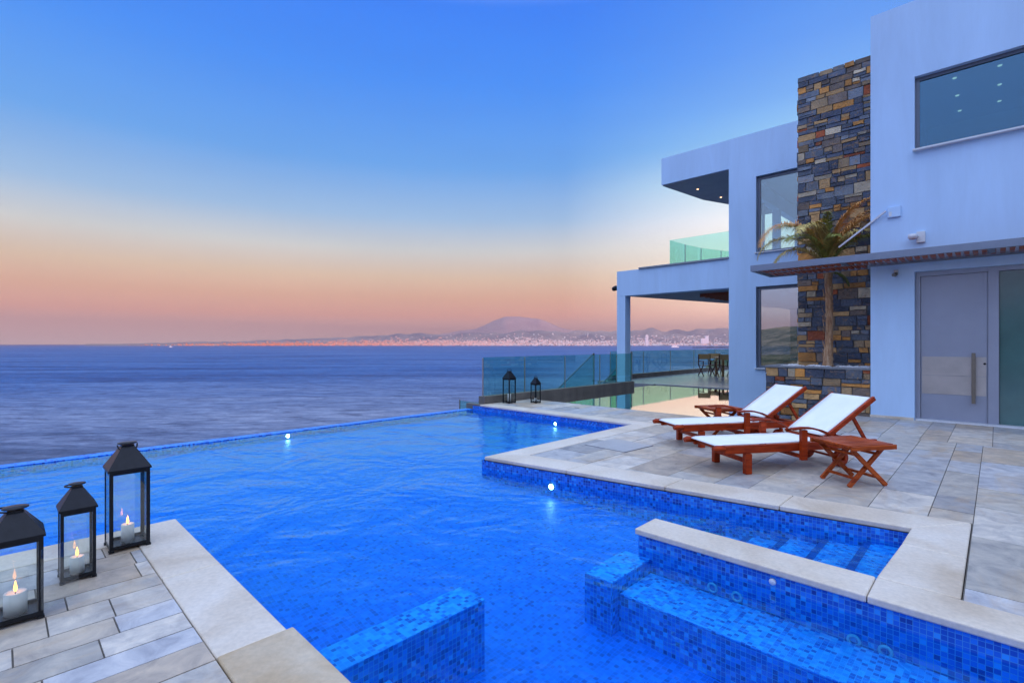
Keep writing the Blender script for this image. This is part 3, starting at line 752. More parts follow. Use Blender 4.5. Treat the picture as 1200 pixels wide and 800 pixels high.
# right wing
vp(holes_wall(-1.68, 7, 0, 7.43, [(-1.04, 4.2, 4.78, 6.08), (-1.04, 2.2, -.0, 2.63)], 11.3, 11.6), 'right_wing_wall', M['wall'])
mb = MB(); mb.box(-1.68, -1.38, 11.6, 18, 0, 7.43); mb.box(6.7, 7, 11.6, 18, 0, 7.43); mb.box(-1.68, 7, 18, 18.3, 0, 7.43); vp(mb, 'right_wing_wall', M['wall'])
vp(MB().box(-1.675, 6.995, 11.302, 18.29, 7.1, 7.42), 'right_wing_roof', M['room'])
mb = MB(); mb.box(-1.375, 6.69, 11.61, 17.99, 4.0, 4.3); vp(mb, 'upper_floor', M['room'])
vp(MB().box(-1.3, 6.6, 17.3, 17.4, 4.31, 7.09), 'room_partition', M['room'])
# plinth
vp(MB().box(-1.69, -1.05, 11.286, 11.2995, 0, .045), 'plinth', M['coping'])
def window(u0, u1, z0, z1, v, glassm, fw=.07, sill=True, depth=.07, mull=()):
    f = MB(); f.box(u0, u0+fw, v, v+depth, z0, z1); f.box(u1-fw, u1, v, v+depth, z0, z1); f.box(u0+fw, u1-fw, v+.001, v+depth-.001, z1-fw, z1); f.box(u0+fw, u1-fw, v+.001, v+depth-.001, z0, z0+fw*.7)
    for q in mull: f.box(q-fw/2, q+fw/2, v+.001, v+depth-.001, z0+fw*.7, z1-fw)
    fr = vp(f, 'window_frame', M['frame'])
    g_ = MB().box(u0+fw, u1-fw, v+.03, v+.036, z0+fw*.7, z1-fw).build('pane', glassm, fr)
    if sill: MB().box(u0-.02, u1+.02, v-.20, v-.001, z0-.03, z0-.002).build('sill', M['white_plastic'], fr)
    return fr
window(-1.04, 4.2, 4.78, 6.08, 11.40, M['window_dark'], .06)
for u_ in (-.65, .05, .75, 1.45, 2.2):
    for v_ in (14.4, 15.45, 16.5):
        mb = MB(); mb.lathe([(0, -.015), (.034, -.015), (.038, 0), (.0, 0)], (u_, v_, 7.099), 12); vp(mb, 'ceiling_light', M['lamp_on'])
# door bay
fr = MB()
fr.box(-1.04, -.97, 11.42, 11.55, 0, 2.63); fr.box(-.97, 2.2, 11.421, 11.549, 2.55, 2.63); fr.box(-.10, .03, 11.419, 11.55, 0, 2.55); fr.box(1.6, 1.7, 11.42, 11.55, 0, 2.55)
frm = vp(fr, 'door_frame', M['door'])
dr = vp(MB().box(-.965, -.105, 11.45, 11.50, .03, 2.545), 'front_door', M['door'])
pl = MB(); pl.box(-.95, -.12, 11.443, 11.4495, .48, .80); pl.box(-.95, -.12, 11.4435, 11.4495, .805, 1.13); pl.build('metal_band', M['steel'], dr)
h_ = MB(); h_.box(-.30, -.25, 11.36, 11.385, .35, 1.20, bev=.003); h_.box(-.29, -.26, 11.385, 11.445, .45, .48); h_.box(-.29, -.26, 11.385, 11.445, 1.08, 1.11); h_.build('handle', M['darksteel'], dr)
lk = MB(); lk.lathe([(0, 0), (.018, 0), (.018, .012), (0, .014)], seg=14); lk.xf(Matrix.Translation((-.14, 11.45, 1.02)) @ Matrix.Rotation(R(90), 4, 'X')); lk.build('lock', M['black'], dr)
vp(MB().box(.035, 1.595, 11.47, 11.482, .03, 2.545), 'door_side_glass', M['frost'])
vp(MB().box(-1.03, 2.19, 11.30, 11.56, .001, .028), 'threshold', M['white_plastic'])
vp(MB().box(-1.2, 2.3, 11.75, 11.85, 0, 3.0), 'hall_wall', M['room'])
# left wing
vp(holes_wall(-5.85, -1.68, -.4, 7.57, [(-5.07, -2.9, .65, 3.03), (-5.07, -2.9, 4.03, 6.27)], 15.5, 15.75), 'left_wing_wall', M['wall'])
vp(holes_wall(15.75, 23, -.2, 7.3, [(16.1, 19.6, 4.15, 6.2), (19.75, 22.4, 4.15, 6.2), (16.6, 21.8, .05, 2.7)], -5.85, -5.6, 'v'), 'left_wing_side_wall', M['wall'])
vp(holes_wall(-5.6, -1.68, -.2, 7.3, [(-5.2, -3.6, 4.3, 6.1)], 23, 22.75), 'left_wing_back_wall', M['wall'])
mb = MB(); mb.box(-5.59, -1.7, 15.76, 22.74, 3.3, 3.9); vp(mb, 'upper_floor', M['room'])
mb = MB(); mb.box(-5.59, -1.7, 15.76, 22.74, -.1, .02); vp(mb, 'ground_floor', M['roomfloor'])
mb = MB(); mb.box(-5.59, -1.7, 15.76, 22.74, 6.7, 7.25); mb.box(-1.72, -1.6, 15.76, 22.74, 0, 7); vp(mb, 'room_lining', M['room'])
vp(MB().prism([(-8.07, 15.502), (-5.852, 15.502), (-5.852, 22), (-7.0, 22), (-7.25, 19.6), (-7.77, 18.1)], 6.68, 7.565), 'roof_slab', M['wall'])
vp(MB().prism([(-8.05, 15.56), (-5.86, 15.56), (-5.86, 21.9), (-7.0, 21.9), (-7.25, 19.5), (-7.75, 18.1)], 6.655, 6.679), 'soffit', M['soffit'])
vp(MB().prism([(-5.849, 15.503), (-1.7, 15.503), (-1.7, 22.9), (-5.849, 22.9)], 7.3, 7.566), 'roof_slab', M['wall'])
for u_, v_ in ((-7.35, 16.7), (-7.15, 18.2)):
    mb = MB(); mb.lathe([(0, -.012), (.028, -.012), (.032, 0), (0, 0)], (u_, v_, 6.655), 12); vp(mb, 'soffit_light', M['lamp_on'])
# first-floor beam/slab over the terrace
vp(MB().box(-9.8, -5.851, 15.5, 15.9, 3.06, 3.95, bev=.004), 'terrace_beam', M['wall'])
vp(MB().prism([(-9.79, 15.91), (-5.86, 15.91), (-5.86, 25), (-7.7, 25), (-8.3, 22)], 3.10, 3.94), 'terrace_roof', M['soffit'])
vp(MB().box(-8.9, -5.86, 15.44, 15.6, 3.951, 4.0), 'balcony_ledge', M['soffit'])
sl_ = MB()
for i in range(18):
    y = 17+i*.42
    sl_.box(-7.4, -5.87, y, y+.06, 2.98, 3.098)
vp(sl_, 'terrace_slats', M['slat'])
vp(MB().box(-9.8, -9.46, 15.502, 15.86, 0, 3.058, bev=.004), 'column', M['wall'])
lamp = empty('wall_spotlight', (-9.86, 15.62, 3.37)); tag(lamp, 'round dark spotlight on the outer corner of the terrace beam', 'spotlight')
mb = MB(); mb.lathe([(0, -.10), (.07, -.09), (.09, 0), (.09, .07), (.06, .10), (0, .10)], (0, 0, 0), 16); mb.xf(Matrix.Rotation(R(75), 4, 'Y')); mb.build('head', M['black'], lamp, (-.10, 0, 0)); MB().box(-.04, .06, -.02, .02, -.02, .02).build('bracket', M['black'], lamp)
window(-5.07, -2.9, 4.03, 6.27, 15.62, M['window_glass'], .09)
window(-5.07, -2.9, .65, 3.03, 15.62, M['window_mirror'], .09)
# side openings: glazing bars
mb = MB(); mb.box(-5.80, -5.72, 16.58, 16.66, 4.15, 6.2); mb.box(-5.80, -5.72, 18.30, 18.38, 4.15, 6.2); mb.box(-5.80, -5.72, 19.9, 19.96, 4.15, 6.2); vp(mb, 'glazing_bar', M['fascia'])
# sofa-ish dark bench inside lower window
so_ = empty('indoor_bench', (-3.9, 16.6, .02)); tag(so_, 'low black bench seen through the lower villa window', 'bench')
MB().box(-.8, .8, -.25, .25, .45, .85, bev=.04).build('seat', M['black'], so_)
for sx in (-.7, .7):
    for sy in (-.18, .18): MB().box(sx-.03, sx+.03, sy-.03, sy+.03, 0, .45).build('leg', M['black'], so_)
# balcony glass
bp = [(-7.8, 15.56), (-7.75, 16.6), (-7.62, 17.6), (-7.3, 18.6), (-6.9, 19.6)]
for i, (a_, b_) in enumerate(zip(bp, bp[1:])):
    vp(MB().bar((a_[0], a_[1]+.01, 4.4), (b_[0], b_[1]-.01, 4.4), .012, .80), 'balcony_glass', M['balcony_glass'])
    vp(MB().box(b_[0]-.012, b_[0]+.012, b_[1]-.008, b_[1]+.008, 4.0, 4.8), 'balcony_post', M['frame'])
vp(MB().box(-7.79, -5.86, 15.55, 15.562, 4.0, 4.8), 'balcony_glass', M['balcony_glass'])
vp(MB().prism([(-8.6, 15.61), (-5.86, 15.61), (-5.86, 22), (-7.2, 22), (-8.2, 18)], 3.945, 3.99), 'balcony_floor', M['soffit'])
# stone cladding
SC = [((.10, .12, .165), 4), ((.065, .08, .12), 2.6), ((.14, .165, .21), 3), ((.22, .24, .27), 1.6), ((.20, .15, .12), 1.4), ((.58, .25, .06), 2.2), ((.62, .36, .15), 1.7), ((.62, .50, .34), 1.5), ((.40, .09, .03), 1.2), ((.34, .23, .13), 1.4)]
def stones(name, faces, seed, rowh=(.08, .23), lens=(.13, .42)):
    r_ = random.Random(seed); bm = bmesh.new(); cols = []
    for (o_, ax, nrm, W_, H_) in faces:
        o_ = Vector(o_); ax = Vector(ax); nrm = Vector(nrm); up = Vector((0, 0, 1)); y = 0
        def blk(x0, x1, y0, y1):
            c_ = pick(r_, SC); j = r_.uniform(.65, 1.3); c_ = tuple(k*j for k in c_); dz = r_.uniform(.0, .03); g_ = .0025
            jx = lambda: r_.uniform(-.002, .014)
            q = [o_+ax*a_+up*b_+nrm*(dz+r_.uniform(0, .012)) for a_, b_ in ((x0+g_+jx(), y0+g_+jx()*.6), ((x0+x1)/2+jx(), y0+g_+jx()*.7), (x1-g_-jx(), y0+g_+jx()*.6), (x1-g_-jx(), y1-g_-jx()*.6), ((x0+x1)/2-jx(), y1-g_-jx()*.7), (x0+g_+jx(), y1-g_-jx()*.6))]
            p2 = [v__-nrm*.03 for v__ in q]; K_ = 6
            va = [bm.verts.new(v__) for v__ in q]; vb = [bm.verts.new(v__) for v__ in p2]
            bm.faces.new(va); cols.append(c_)
            for i in range(6): bm.faces.new((va[i], vb[i], vb[(i+1) % 6], va[(i+1) % 6])); cols.append(c_)
        while y < H_-.01:
            h = min(r_.uniform(*rowh), H_-y)
            if H_-y-h < .05: h = H_-y
            x = 0
            while x < W_-.01:
                w = r_.uniform(*lens)
                if x+w > W_-.07: w = W_-x
                if h > .13 and r_.random() < .45:
                    k = r_.uniform(.35, .65)*h; blk(x, x+w, y, y+k)
                    if w > .25 and r_.random() < .5: blk(x, x+w*.5, y+k, y+h); blk(x+w*.5, x+w, y+k, y+h)
                    else: blk(x, x+w, y+k, y+h)
                else: blk(x, x+w, y, y+h)
                x += w
            y += h
    me = bpy.data.meshes.new(name); bm.normal_update(); bm.to_mesh(me); bm.free(); me.materials.append(M['slate'])
    o = bpy.data.objects.new(name, me); C.objects.link(o); paint(o, cols); return o
core = vp(MB().box(-3.18, -1.69, 12.53, 15.4, .5, 7.28), 'stone_tower', M['grout'])
o = stones('stone_cladding', [((-3.2, 12.52, .5), (1, 0, 0), (0, -1, 0), 1.51, 6.8), ((-3.19, 15.4, .5), (0, -1, 0), (-1, 0, 0), 2.88, 6.8)], 21); o.parent = core; o.matrix_parent_inverse = Matrix.Translation((0, -15.5, 0)).inverted() @ Matrix.Translation((0, -15.5, 0))
pt = empty('stone_planter', (-2.6, 11.9, 0)); tag(pt, 'low blue grey and orange stone planter at the foot of the tower', 'planter')
o = stones('stone_cladding', [((-3.5, 11.32, -.1), (1, 0, 0), (0, -1, 0), 1.815, .96), ((-3.49, 12.6, -.1), (0, -1, 0), (-1, 0, 0), 1.28, .96)], 33, (.10, .2), (.14, .36)); o.parent = pt; o.location = (2.6, -11.9, 0)
MB().box(-.87, .91, -.56, .62, -.4, .80).build('core', M['grout'], pt)
cap = MB(); cap.box(-.92, .915, -.61, -.45, .86, .90, bev=.004); cap.box(-.92, -.76, -.449, .62, .86, .90, bev=.004); cap.build('rim', simple('rim_stone', (.20, .21, .23), .6), pt)
MB().box(-.76, .91, -.45, .61, .80, .865).build('soil', M['soil'], pt)
pb = MB(); rp_ = random.Random(4)
for i in range(150):
    x, y = rp_.uniform(-.72, .88), rp_.uniform(-.40, .55); r0 = rp_.uniform(.02, .05)
    bmesh.ops.create_icosphere(pb.bm, subdivisions=1, radius=r0, matrix=Matrix.Translation((x, y, .87+r0*.3)) @ Matrix.Diagonal((1.2, 1, .6, 1)))
pb.build('pebbles', M['pebble'], pt)
# canopy
cf = MB(); ZB, ZT = 2.80, 2.90
cf.box(-3.54, 6, 10.5, 10.56, ZB, ZT+.02, bev=.003); cf.box(-3.54, -3.48, 10.561, 11.75, ZB+.001, ZT+.019); cf.box(-3.479, -1.70, 11.69, 11.75, ZB, ZT+.02)
cf.box(-3.479, 6, 11.08, 11.13, ZB+.012, ZT); cf.box(-1.69, 6, 11.25, 11.297, ZB-.02, ZT)
for u_ in (-2.0, -.05, 1.9, 3.85): cf.box(u_-.04, u_+.04, 10.561, 11.079, ZB+.005, ZT-.002)
can = vp(cf, 'canopy_frame', M['fascia'])
sm = MB(); u_ = -3.42
while u_ < 5.9:
    sm.box(u_, u_+.058, 10.562, 11.078, ZB+.016, ZT-.012); sm.box(u_, u_+.058, 11.132, 11.688 if u_ < -1.75 else 11.248, ZB+.016, ZT-.012); u_ += .105
sm.build('canopy_slats', M['slat'], can)

# ---- small wall fittings
t = empty('bracket_box', (-1.42, 11.3, 3.68)); tag(t, 'small white box with a slanting arm fixed high on the villa wall', 'bracket')
MB().box(.0, .19, -.05, -.001, -.04, .15, bev=.006).build('box', M['wall'], t)
MB().box(.02, .06, -.055, -.0502, -.02, .06).build('cover', M['white_plastic'], t)
MB().bar((-.02, -.08, .08), (-.78, .1, -.45), .03, .03).build('arm', M['white_plastic'], t)
t = empty('wall_light', (-1.05, 11.3, 3.18)); tag(t, 'small white wall lamp just above the slat canopy', 'wall lamp')
MB().box(.04, .16, -.06, -.001, -.05, .14, bev=.005).build('backplate', M['white_plastic'], t)
mb = MB(); mb.lathe([(0, .10), (.07, .09), (.075, .04), (.05, .0), (0, 0)], (0, 0, 0), 16); mb.build('lamp_head', M['white_plastic'], t, (0, -.14, 0))
mb = MB(); mb.tube([(.0, -.14, .06), (.04, -.10, .05), (.08, -.05, .05)], .008, 6); mb.build('arm', M['white_plastic'], t)
t = empty('camera_dome', (-1.3, 11.3, 2.62)); tag(t, 'small dark camera under the slat canopy beside the door', 'camera')
MB().box(-.03, .03, -.03, -.001, -.03, .06).build('mount', M['steel'], t); mb = MB(); mb.tube([(0, -.02, 0), (0, -.12, -.03), (-.02, -.17, -.04)], [.03, .035, .03], 10); mb.build('body', M['darksteel'], t)

# ---------------------------------------------------------------- palm
palm = empty('palm_tree', (-2.52, 12.02, .86)); tag(palm, 'small palm with shaggy trunk and arching fronds in the stone planter', 'palm tree')
rp2 = random.Random(9)
mb = MB(); pts = []; rad = []
for i in range(34):
    z = i*.063; k = i/33
    pts.append((.03*math.sin(k*3), .01*math.sin(k*5), z)); rad.append((.10-.035*min(1, k*3)+.02*max(0, k-.7))*(1+.10*(i % 2))*(1+rp2.uniform(-.05, .05)))
mb.tube(pts, rad, 12)
for i in range(60):   # old boot fibres
    z = rp2.uniform(.1, 2.0); a = rp2.uniform(0, 6.28); r0 = .07
    p0 = Vector((r0*math.cos(a), r0*math.sin(a), z)); mb.bar(p0, p0+Vector((.03*math.cos(a), .03*math.sin(a), rp2.uniform(.06, .16))), .02, .008)
m, n, out = nt('palm_trunk'); tc_ = N(n, 'ShaderNodeTexCoord').outputs['Object']; p = N(n, 'ShaderNodeBsdfPrincipled', i_Roughness=.85)
f = noise(n, vmul(n, tc_, (30, 30, 4)), 1, 6, .7)
L(n, ramp(n, f, [(.3, (.16, .06, .025)), (.48, (.48, .25, .12)), (.7, (.75, .54, .34))]).outputs[0], p.inputs['Base Color']); L(n, bump(n, f, .8, .02), p.inputs['Normal']); L(n, p.outputs[0], out.inputs[0])
mb.build('trunk', m, palm)
M['frond'] = simple('frond_green', (.27, .29, .06), .5, var=.5, scale=5, bs=0); M['frond_dry'] = simple('frond_dry', (.70, .33, .09), .6, var=.35, scale=5, bs=0); M['frond_mix'] = simple('frond_olive', (.52, .40, .12), .6, var=.5, scale=5, bs=0)
def frond(az, elev, ln, droop, mat, leaf=.30, name='frond'):
    mb = MB(); pts = []; p_ = Vector((0, 0, 2.02)); e = elev; seg = 16
    for i in range(seg+1):
        pts.append(p_.copy()); d = Vector((math.cos(az)*math.cos(e), math.sin(az)*math.cos(e), math.sin(e))); p_ += d*ln/seg; e -= droop/seg*(.5+1.0*i/seg)
    mb.tube(pts, [.014*(1-.8*i/seg)+.002 for i in range(seg+1)], 5)
    side0 = Vector((-math.sin(az), math.cos(az), 0))
    for i in range(seg*6):
        t_ = .12+.88*i/(seg*6); a = t_*seg; k = min(int(a), seg-1); q = pts[k].lerp(pts[k+1], a-k); d = (pts[k+1]-pts[k]).normalized()
        for s_ in (-1, 1):
            ll = leaf*math.sin(math.pi*min(1, .12+t_*.86))**.6*rp2.uniform(.75, 1.1)
            dr_ = (side0*s_*.8+d*.65+Vector((0, 0, rp2.uniform(-.15, .30)))).normalized()
            mid = q+dr_*ll*.5; tip = q+dr_*ll*.9+Vector((0, 0, -ll*.38*rp2.uniform(.5, 1.6)))
            wd = d.cross(dr_).cross(dr_).normalized()*.0065
            v0, v1, v2, v3, v4 = [mb.bm.verts.new(x) for x in (q-wd, q+wd, mid+wd*.9, mid-wd*.9, tip)]
            mb.bm.faces.new((v0, v1, v2, v3)); mb.bm.faces.new((v3, v2, v4))
    return mb.build(name, mat, palm, fixn=False)
W0 = math.atan2(-SN, -CS)     # toward the left of the picture
W1 = math.atan2(SN, CS)       # toward the right
for az, el, ln, dr_, mt, lf in ((W0+.15, 1.35, 2.3, 3.0, 'frond_dry', .34), (W0-.3, 1.25, 1.9, 2.9, 'frond_mix', .34), (W0+.6, 1.4, 1.8, 2.6, 'frond_mix', .32), (W0+.3, 1.25, 1.5, 2.2, 'frond', .30), (W0-.1, 1.45, 1.6, 2.0, 'frond', .30), (W0+.0, 1.0, 1.4, 2.4, 'frond_mix', .30),
                            (-.05, 1.42, 2.1, 2.5, 'frond_dry', .34), (-.35, 1.35, 1.9, 2.3, 'frond_dry', .32), (.25, 1.47, 1.8, 1.7, 'frond_dry', .30), (-.6, 1.2, 1.4, 1.9, 'frond_mix', .30), (-.2, 1.15, 1.25, 1.7, 'frond', .28), (-.5, 1.5, 1.7, 1.5, 'frond_dry', .28),
                            (W0+1.0, 1.5, 1.5, 1.7, 'frond', .28), (-1.2, 1.3, 1.2, 2.0, 'frond', .28), (-1.6, 1.45, 1.3, 1.6, 'frond_mix', .28), (-.1, -.3, .55, 1.2, 'frond', .17)):
    frond(az, el, ln, dr_, M[mt], lf)

# ---------------------------------------------------------------- lanterns
def lantern(name, loc, w, hb, ht, candle, label, group, handle, door=False, rz=0):
    t = empty(name, loc, rz); tag(t, label, 'lantern', group); h = w/2; pw = w*.075+.004
    mb = MB()
    for sx in (-1, 1):
        for sy in (-1, 1): x, y = sx*(h-pw/2), sy*(h-pw/2); mb.box(x-pw/2, x+pw/2, y-pw/2, y+pw/2, .012, hb)
    e = pw*.95
    for z0, z1 in ((.012, .035), (hb-.022, hb)):
        for s_ in (-1, 1):
            y = s_*(h-e/2-.001); mb.box(-h+pw, h-pw, y-e/2+.001, y+e/2-.001, z0, z1); mb.box(y-e/2+.001, y+e/2-.001, -h+pw, h-pw, z0, z1)
    for sx in (-1, 1):
        for sy in (-1, 1): x, y = sx*(h-pw/2), sy*(h-pw/2); mb.box(x-pw*.7, x+pw*.7, y-pw*.7, y+pw*.7, 0, .0119)
    mb.build('frame', M['black'], t)
    MB().box(-h+.004, h-.004, -h+.004, h-.004, .016, .022).build('base_plate', M['black'], t)
    rm = MB(); o_ = h+.008; tp = w*.17; zt = ht-.03
    a_ = [rm.bm.verts.new((x*o_, y*o_, hb+.001)) for x, y in ((-1, -1), (1, -1), (1, 1), (-1, 1))]; a2 = [rm.bm.verts.new((x*o_, y*o_, hb+.012)) for x, y in ((-1, -1), (1, -1), (1, 1), (-1, 1))]; b_ = [rm.bm.verts.new((x*tp, y*tp, zt)) for x, y in ((-1, -1), (1, -1), (1, 1), (-1, 1))]
    for i in range(4): rm.bm.faces.new((a_[i], a_[(i+1) % 4], a2[(i+1) % 4], a2[i])); rm.bm.faces.new((a2[i], a2[(i+1) % 4], b_[(i+1) % 4], b_[i]))
    rm.bm.faces.new(b_); rm.bm.faces.new(a_[::-1]); rm.box(-tp*.9, tp*.9, -tp*.9, tp*.9, zt, zt+.012)
    rf = rm.build('roof', M['black'], t)
    cm = MB(); cm.lathe([(0, 0), (tp*1.5, .0), (tp*1.5, .005), (0, .008)], (0, 0, zt+.020), 20); cm.build('vent_cap', M['black'], rf)
    hm = MB(); rr_ = w*.26; piv = Vector((0, 0, zt+.012)); pts = []
    hd = Vector(handle[0]).normalized(); sd_ = Vector(handle[1]).normalized()
    for i in range(17):
        a = math.pi*i/16; pts.append(piv+sd_*rr_*math.cos(a)*.95+hd*math.sin(a)*w*handle[2])
    hm.tube(pts, .0045, 6); hm.build('handle', M['black'], t)
    for s_ in (-1, 1):
        y = s_*(h-.004)
        MB().box(-h+pw, h-pw, y-.0012, y+.0012, .036, hb-.023).build('glass_pane', M['lantern_glass'], t)
        MB().box(y-.0012, y+.0012, -h+pw, h-pw, .036, hb-.023).build('glass_pane', M['lantern_glass'], t)
    if candle:
        cr, ch, cx, cy = candle[:4]
        cm = MB(); cm.lathe([(0, 0), (cr, 0), (cr, ch*.97), (cr*.94, ch), (cr*.7, ch-.004), (cr*.25, ch-.010), (0, ch-.010)], (cx, cy, .0225), 28); cn = cm.build('candle', M['wax'], t)
        zc = .0225+ch-.01
        if candle[1] > .05 and len(candle) == 4:
            MB().tube([(cx, cy, zc-.004), (cx+.001, cy, zc+.012)], .0016, 6).build('wick', M['black'], cn)
            MB().lathe([(0, 0), (.0055, .008), (.0075, .018), (.005, .034), (.0018, .050), (0, .058)], (cx, cy, zc+.008), 12).build('flame', M['flame'], cn)
            MB().lathe([(0, 0), (.0055, .007), (.0062, .014), (.0, .032)], (cx, cy, zc+.009), 12).build('flame', M['flame_core'], cn)
    if door:
        dm = MB(); dm.box(-.0015, .0015, 0, w-.03, .04, hb-.06); o = dm.build('open_glass_door', M['lantern_glass'], t, (h+.01, h-.01, 0)); o.rotation_euler = (0, 0, R(28))
    return t
GL = 'black candle lanterns on the near stone deck'
lantern('candle_lantern', (-4.19, .60, .005), .215, .515, .69, (.036, .120, .01, .0), 'tallest black lantern at the pool corner with a lit white candle', GL, ((.3, 0, -.35), (0, 1, 0), .30))
lantern('candle_lantern', (-3.83, .315, .003), .155, .40, .545, (.033, .095, 0, 0), 'slim black lantern with lit candle, between the tallest lantern and the leftmost', GL, ((-.45, -.6, .0), (.7, -.6, 0), .38))
lantern('candle_lantern', (-3.47, .055, .003), .195, .40, .55, (.043, .105, 0, 0), 'black lantern with lit thick candle cut by the left picture edge', GL, ((-.5, -.7, .02), (.75, -.5, 0), .55), door=True)
GF = 'black lanterns by the far glass railing'
lantern('candle_lantern', (-8.02, 8.16, .004), .215, .55, .74, (.04, .18, 0, 0, 1), 'taller of two unlit black lanterns by the far glass railing', GF, ((0, 0, 1), (1, 1, 0), .22))
lantern('candle_lantern', (-7.60, 8.60, .003), .165, .43, .59, (.03, .08, 0, 0, 1), 'shorter of two unlit black lanterns by the far glass railing', GF, ((0, 0, 1), (1, 1, 0), .22))

# ---------------------------------------------------------------- sun loungers (local x = along toward the head, y = across; near rail at y=0, far rail y=.56)
def make_lounger():
    t = empty('sun_lounger'); W_ = .54; zs = .30; wd = M['wood']
    for y in (0, W_):
        r_ = MB(); r_.bar((-.28, y, zs-.045), (1.62, y, zs-.045), .035, .085, bev=.006)
        r_.tube([(-.27, y, zs-.03), (-.36, y, zs-.025), (-.40, y, zs-.035)], [.034, .034, .026], 10); r_.build('side_rail', wd, t)
        MB().box(-.035, .035, y-.03, y+.03, 0, zs-.089, bev=.004).build('leg', wd, t)
        MB().box(.61, .68, y-.022+(.04 if y else -.04), y+.022+(.04 if y else -.04), .12, .44, bev=.004).build('arm_post', wd, t)
        yy = y+(.04 if y else -.04)
        a_ = MB(); P_ = [(.50, yy, .452), (.62, yy, .462), (.74, yy, .455), (.86, yy, .425), (.98, yy, .375), (1.08, yy, .325)]
        for p_, q_ in zip(P_, P_[1:]): a_.bar(p_, q_, .055, .020)
        a_.build('armrest', wd, t)
        w_ = MB(); w_.lathe([(0, -.02), (.085, -.02), (.095, -.012), (.095, .012), (.085, .02), (0, .02)], seg=24); yw = y+(.03 if y == 0 else -.05)
        w_.xf(Matrix.Translation((1.20, yw+.02, .096)) @ Matrix.Rotation(R(90), 4, 'X')); w_.build('wheel', wd, t)
        MB().bar((1.20, y, .21), (1.20, y, .08), .05, .022, bev=.003).build('wheel_bracket', wd, t)
    MB().bar((0, .02, .13), (0, W_-.02, .13), .035, .045, bev=.004).build('stretcher', wd, t)
    MB().bar((-.24, .02, zs-.05), (-.24, W_-.02, zs-.05), .04, .03, bev=.004).build('stretcher', wd, t)
    MB().bar((.64, -.03, .155), (.64, W_+.03, .155), .035, .04, bev=.004).build('stretcher', wd, t)
    MB().bar((1.56, .02, zs-.05), (1.56, W_-.02, zs-.05), .04, .03, bev=.004).build('stretcher', wd, t)
    MB().bar((1.20, 0, .096), (1.20, W_, .096), .022, .022).build('axle', wd, t)
    # seat sling
    s_ = MB(); nx, ny = 20, 6; g_ = []
    for i in range(nx+1):
        x = -.33+i*(1.30+.0)/nx; row = []
        for j in range(ny+1):
            y = .012+j*(W_-.024)/ny; sag = -.016*math.sin(math.pi*j/ny)*math.sin(math.pi*i/nx); row.append((x, y, zs+.008+sag-(.012 if i == 0 else 0)))
        g_.append(row)
    cloth_sheet(s_, g_, (0, 0, .007)); s_.build('seat_sling', M['sling'], t)
    # backrest
    b0, b1 = Vector((.96, 0, .335)), Vector((1.58, 0, .74)); up = (b1-b0).normalized(); nrm = Vector((-up.z, 0, up.x))
    bk = MB()
    for y in (.0, W_): bk.bar(b0+Vector((0, y, 0))-up*.03, b1+Vector((0, y, 0))+up*.02, .030, .050, up=nrm, bev=.005)
    bk.bar(b1+Vector((0, .0, 0)), b1+Vector((0, W_, 0)), .04, .028, bev=.004); bk.bar(b0+Vector((0, .02, -.02)), b0+Vector((0, W_-.02, -.02)), .03, .03)
    br_ = bk.build('backrest_frame', wd, t)
    s_ = MB(); g_ = []
    for i in range(13):
        q = b0.lerp(b1, i/12*.985); row = []
        for j in range(ny+1):
            y = .014+j*(W_-.028)/ny; sag = -.014*math.sin(math.pi*j/ny)*math.sin(math.pi*i/12); pnt = q+nrm*(.030+sag); row.append((pnt.x, y, pnt.z))
        g_.append(row)
    cloth_sheet(s_, g_, nrm*.007); s_.build('backrest_sling', M['sling'], br_)
    for y in (.06, W_-.06): MB().bar((1.36, y, .56), (1.56, y, .25), .022, .035).build('prop_strut', wd, t)
    # rear legs
    return t
AX = math.atan2(.83, .556)
l0 = make_lounger()
spots = [(-1.86, 5.43, 'white sling lounger of red wood, nearer the pool beside the folding table'), (-2.765, 6.40, 'white sling lounger of red wood behind the other, nearer the stone planter')]
for i, (u_, v_, lb) in enumerate(spots):
    o = l0 if i == 0 else copy_tree(l0); o.location = (u_, v_, .001); o.rotation_euler = (0, 0, AX); tag(o, lb, 'sun lounger', 'sun loungers on the pool deck')
def make_table():
    t = empty('folding_table'); wd = M['wood_table']; zt = .40
    tp = MB()
    for i in range(7):
        y = -.215+i*.0625; tp.box(-.25, .25, y, y+.056, zt-.018, zt, bev=.003)
    tp.build('table_top', wd, t)
    fr_ = MB()
    for s_ in (-1, 1): fr_.box(s_*.20-.018, s_*.20+.018, -.225, .225, zt-.045, zt-.0185)
    for s_ in (-1, 1): fr_.box(-.25, .25, s_*.225-.012+s_*.014, s_*.225+.012+s_*.014, zt-.045, zt-.002, bev=.003)
    fr_.build('apron', wd, t)
    for s_ in (-1, 1):
        y = s_*.17
        MB().bar((-.20, y-.013*s_, .0), (.19, y-.013*s_, zt-.045), .022, .042, bev=.003).build('leg', wd, t)
        MB().bar((.20, y+.013*s_, .0), (-.19, y+.013*s_, zt-.045), .022, .042, bev=.003).build('leg', wd, t)
    for p_ in ((-.125, .075), (.125, .075), (-.12, .30), (.12, .30)): MB().bar((p_[0], -.17, p_[1]), (p_[0], .17, p_[1]), .03, .022, bev=.002).build('stretcher', wd, t)
    return t
t0 = make_table()
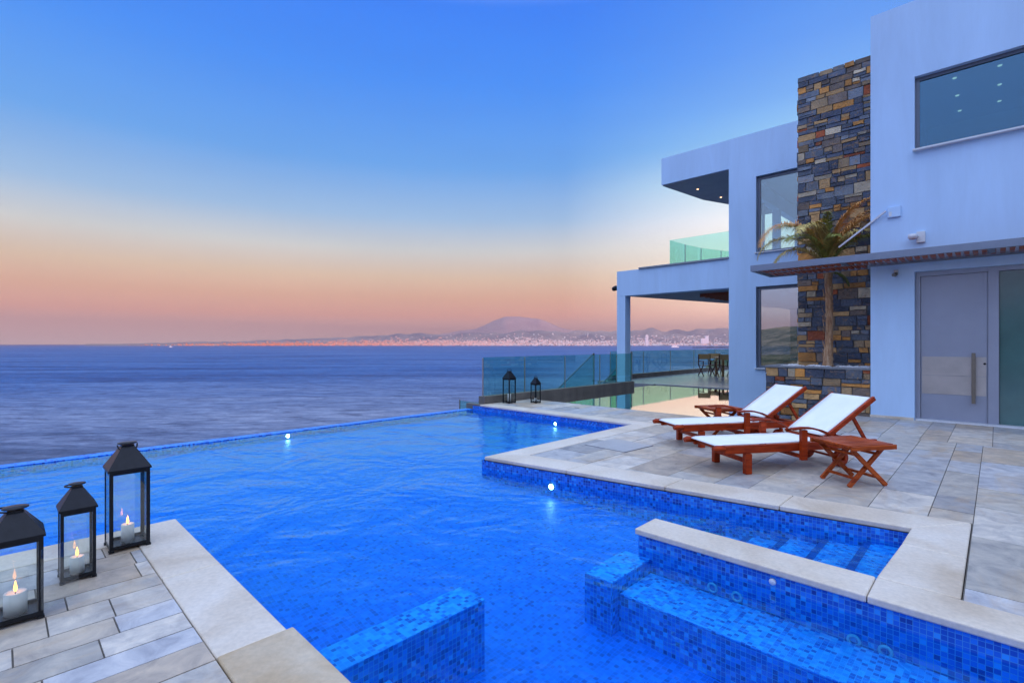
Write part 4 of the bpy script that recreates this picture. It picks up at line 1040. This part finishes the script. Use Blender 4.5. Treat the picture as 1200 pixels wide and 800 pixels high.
for i, (u_, v_, lb) in enumerate([(-1.02, 5.84, 'red wood folding table with crossed legs, in front beside the nearer lounger'), (-3.02, 7.60, 'red wood folding table with crossed legs, behind the farther lounger')]):
    o = t0 if i == 0 else copy_tree(t0); o.location = (u_, v_, .002); o.rotation_euler = (0, 0, AX); tag(o, lb, 'side table', 'folding side tables by the loungers')

# ---------------------------------------------------------------- dining set on the terrace
t = empty('dining_table', (-7.95, 21.9, 0), math.atan2(SN, CS)); tag(t, 'pale wooden dining table under the terrace roof', 'table')
MB().box(-.85, .85, -.45, .45, .76, .80, bev=.006).build('table_top', M['tan'], t); MB().box(-.72, .72, -.34, .34, .68, .759).build('apron', M['tan'], t)
for sx in (-1, 1):
    for sy in (-1, 1): MB().box(sx*.72-.04, sx*.72+.04, sy*.35-.04, sy*.35+.04, 0, .70).build('leg', M['tan'], t)
def chair():
    t = empty('directors_chair')
    for s_ in (-1, 1):
        MB().bar((-.24, s_*.24, .01), (.24, s_*.24, .44), .03, .03).build('leg', M['dkwood'], t); MB().bar((.24, s_*.26, .01), (-.24, s_*.26, .44), .03, .03).build('leg', M['dkwood'], t)
        MB().bar((-.26, s_*.25, .62), (.26, s_*.25, .62), .05, .025).build('armrest', M['dkwood'], t); MB().box(.21, .25, s_*.25-.015, s_*.25+.015, .44, .90).build('back_post', M['dkwood'], t)
        MB().box(-.24, -.20, s_*.25-.015, s_*.25+.015, .44, .62).build('arm_post', M['dkwood'], t)
    MB().box(-.24, .24, -.25, .25, .43, .45).build('seat', M['dkwood'], t); MB().box(.215, .235, -.26, .26, .70, .92).build('back_canvas', M['canvas'], t)
    return t
ch = chair()
cl_ = [(-8.85, 21.0, 2.4, 'dark director chair with tan canvas back at the left end of the terrace table'), (-8.15, 21.0, -.85, 'dark director chair with tan canvas back on the near side of the terrace table'), (-9.0, 22.3, 2.2, 'dark director chair with tan canvas back on the far side of the terrace table')]
for i, (x, y, rz, lb) in enumerate(cl_):
    o = ch if i == 0 else copy_tree(ch); o.location = (x, y, .001); o.rotation_euler = (0, 0, rz); tag(o, lb, 'chair', 'director chairs at the terrace table')
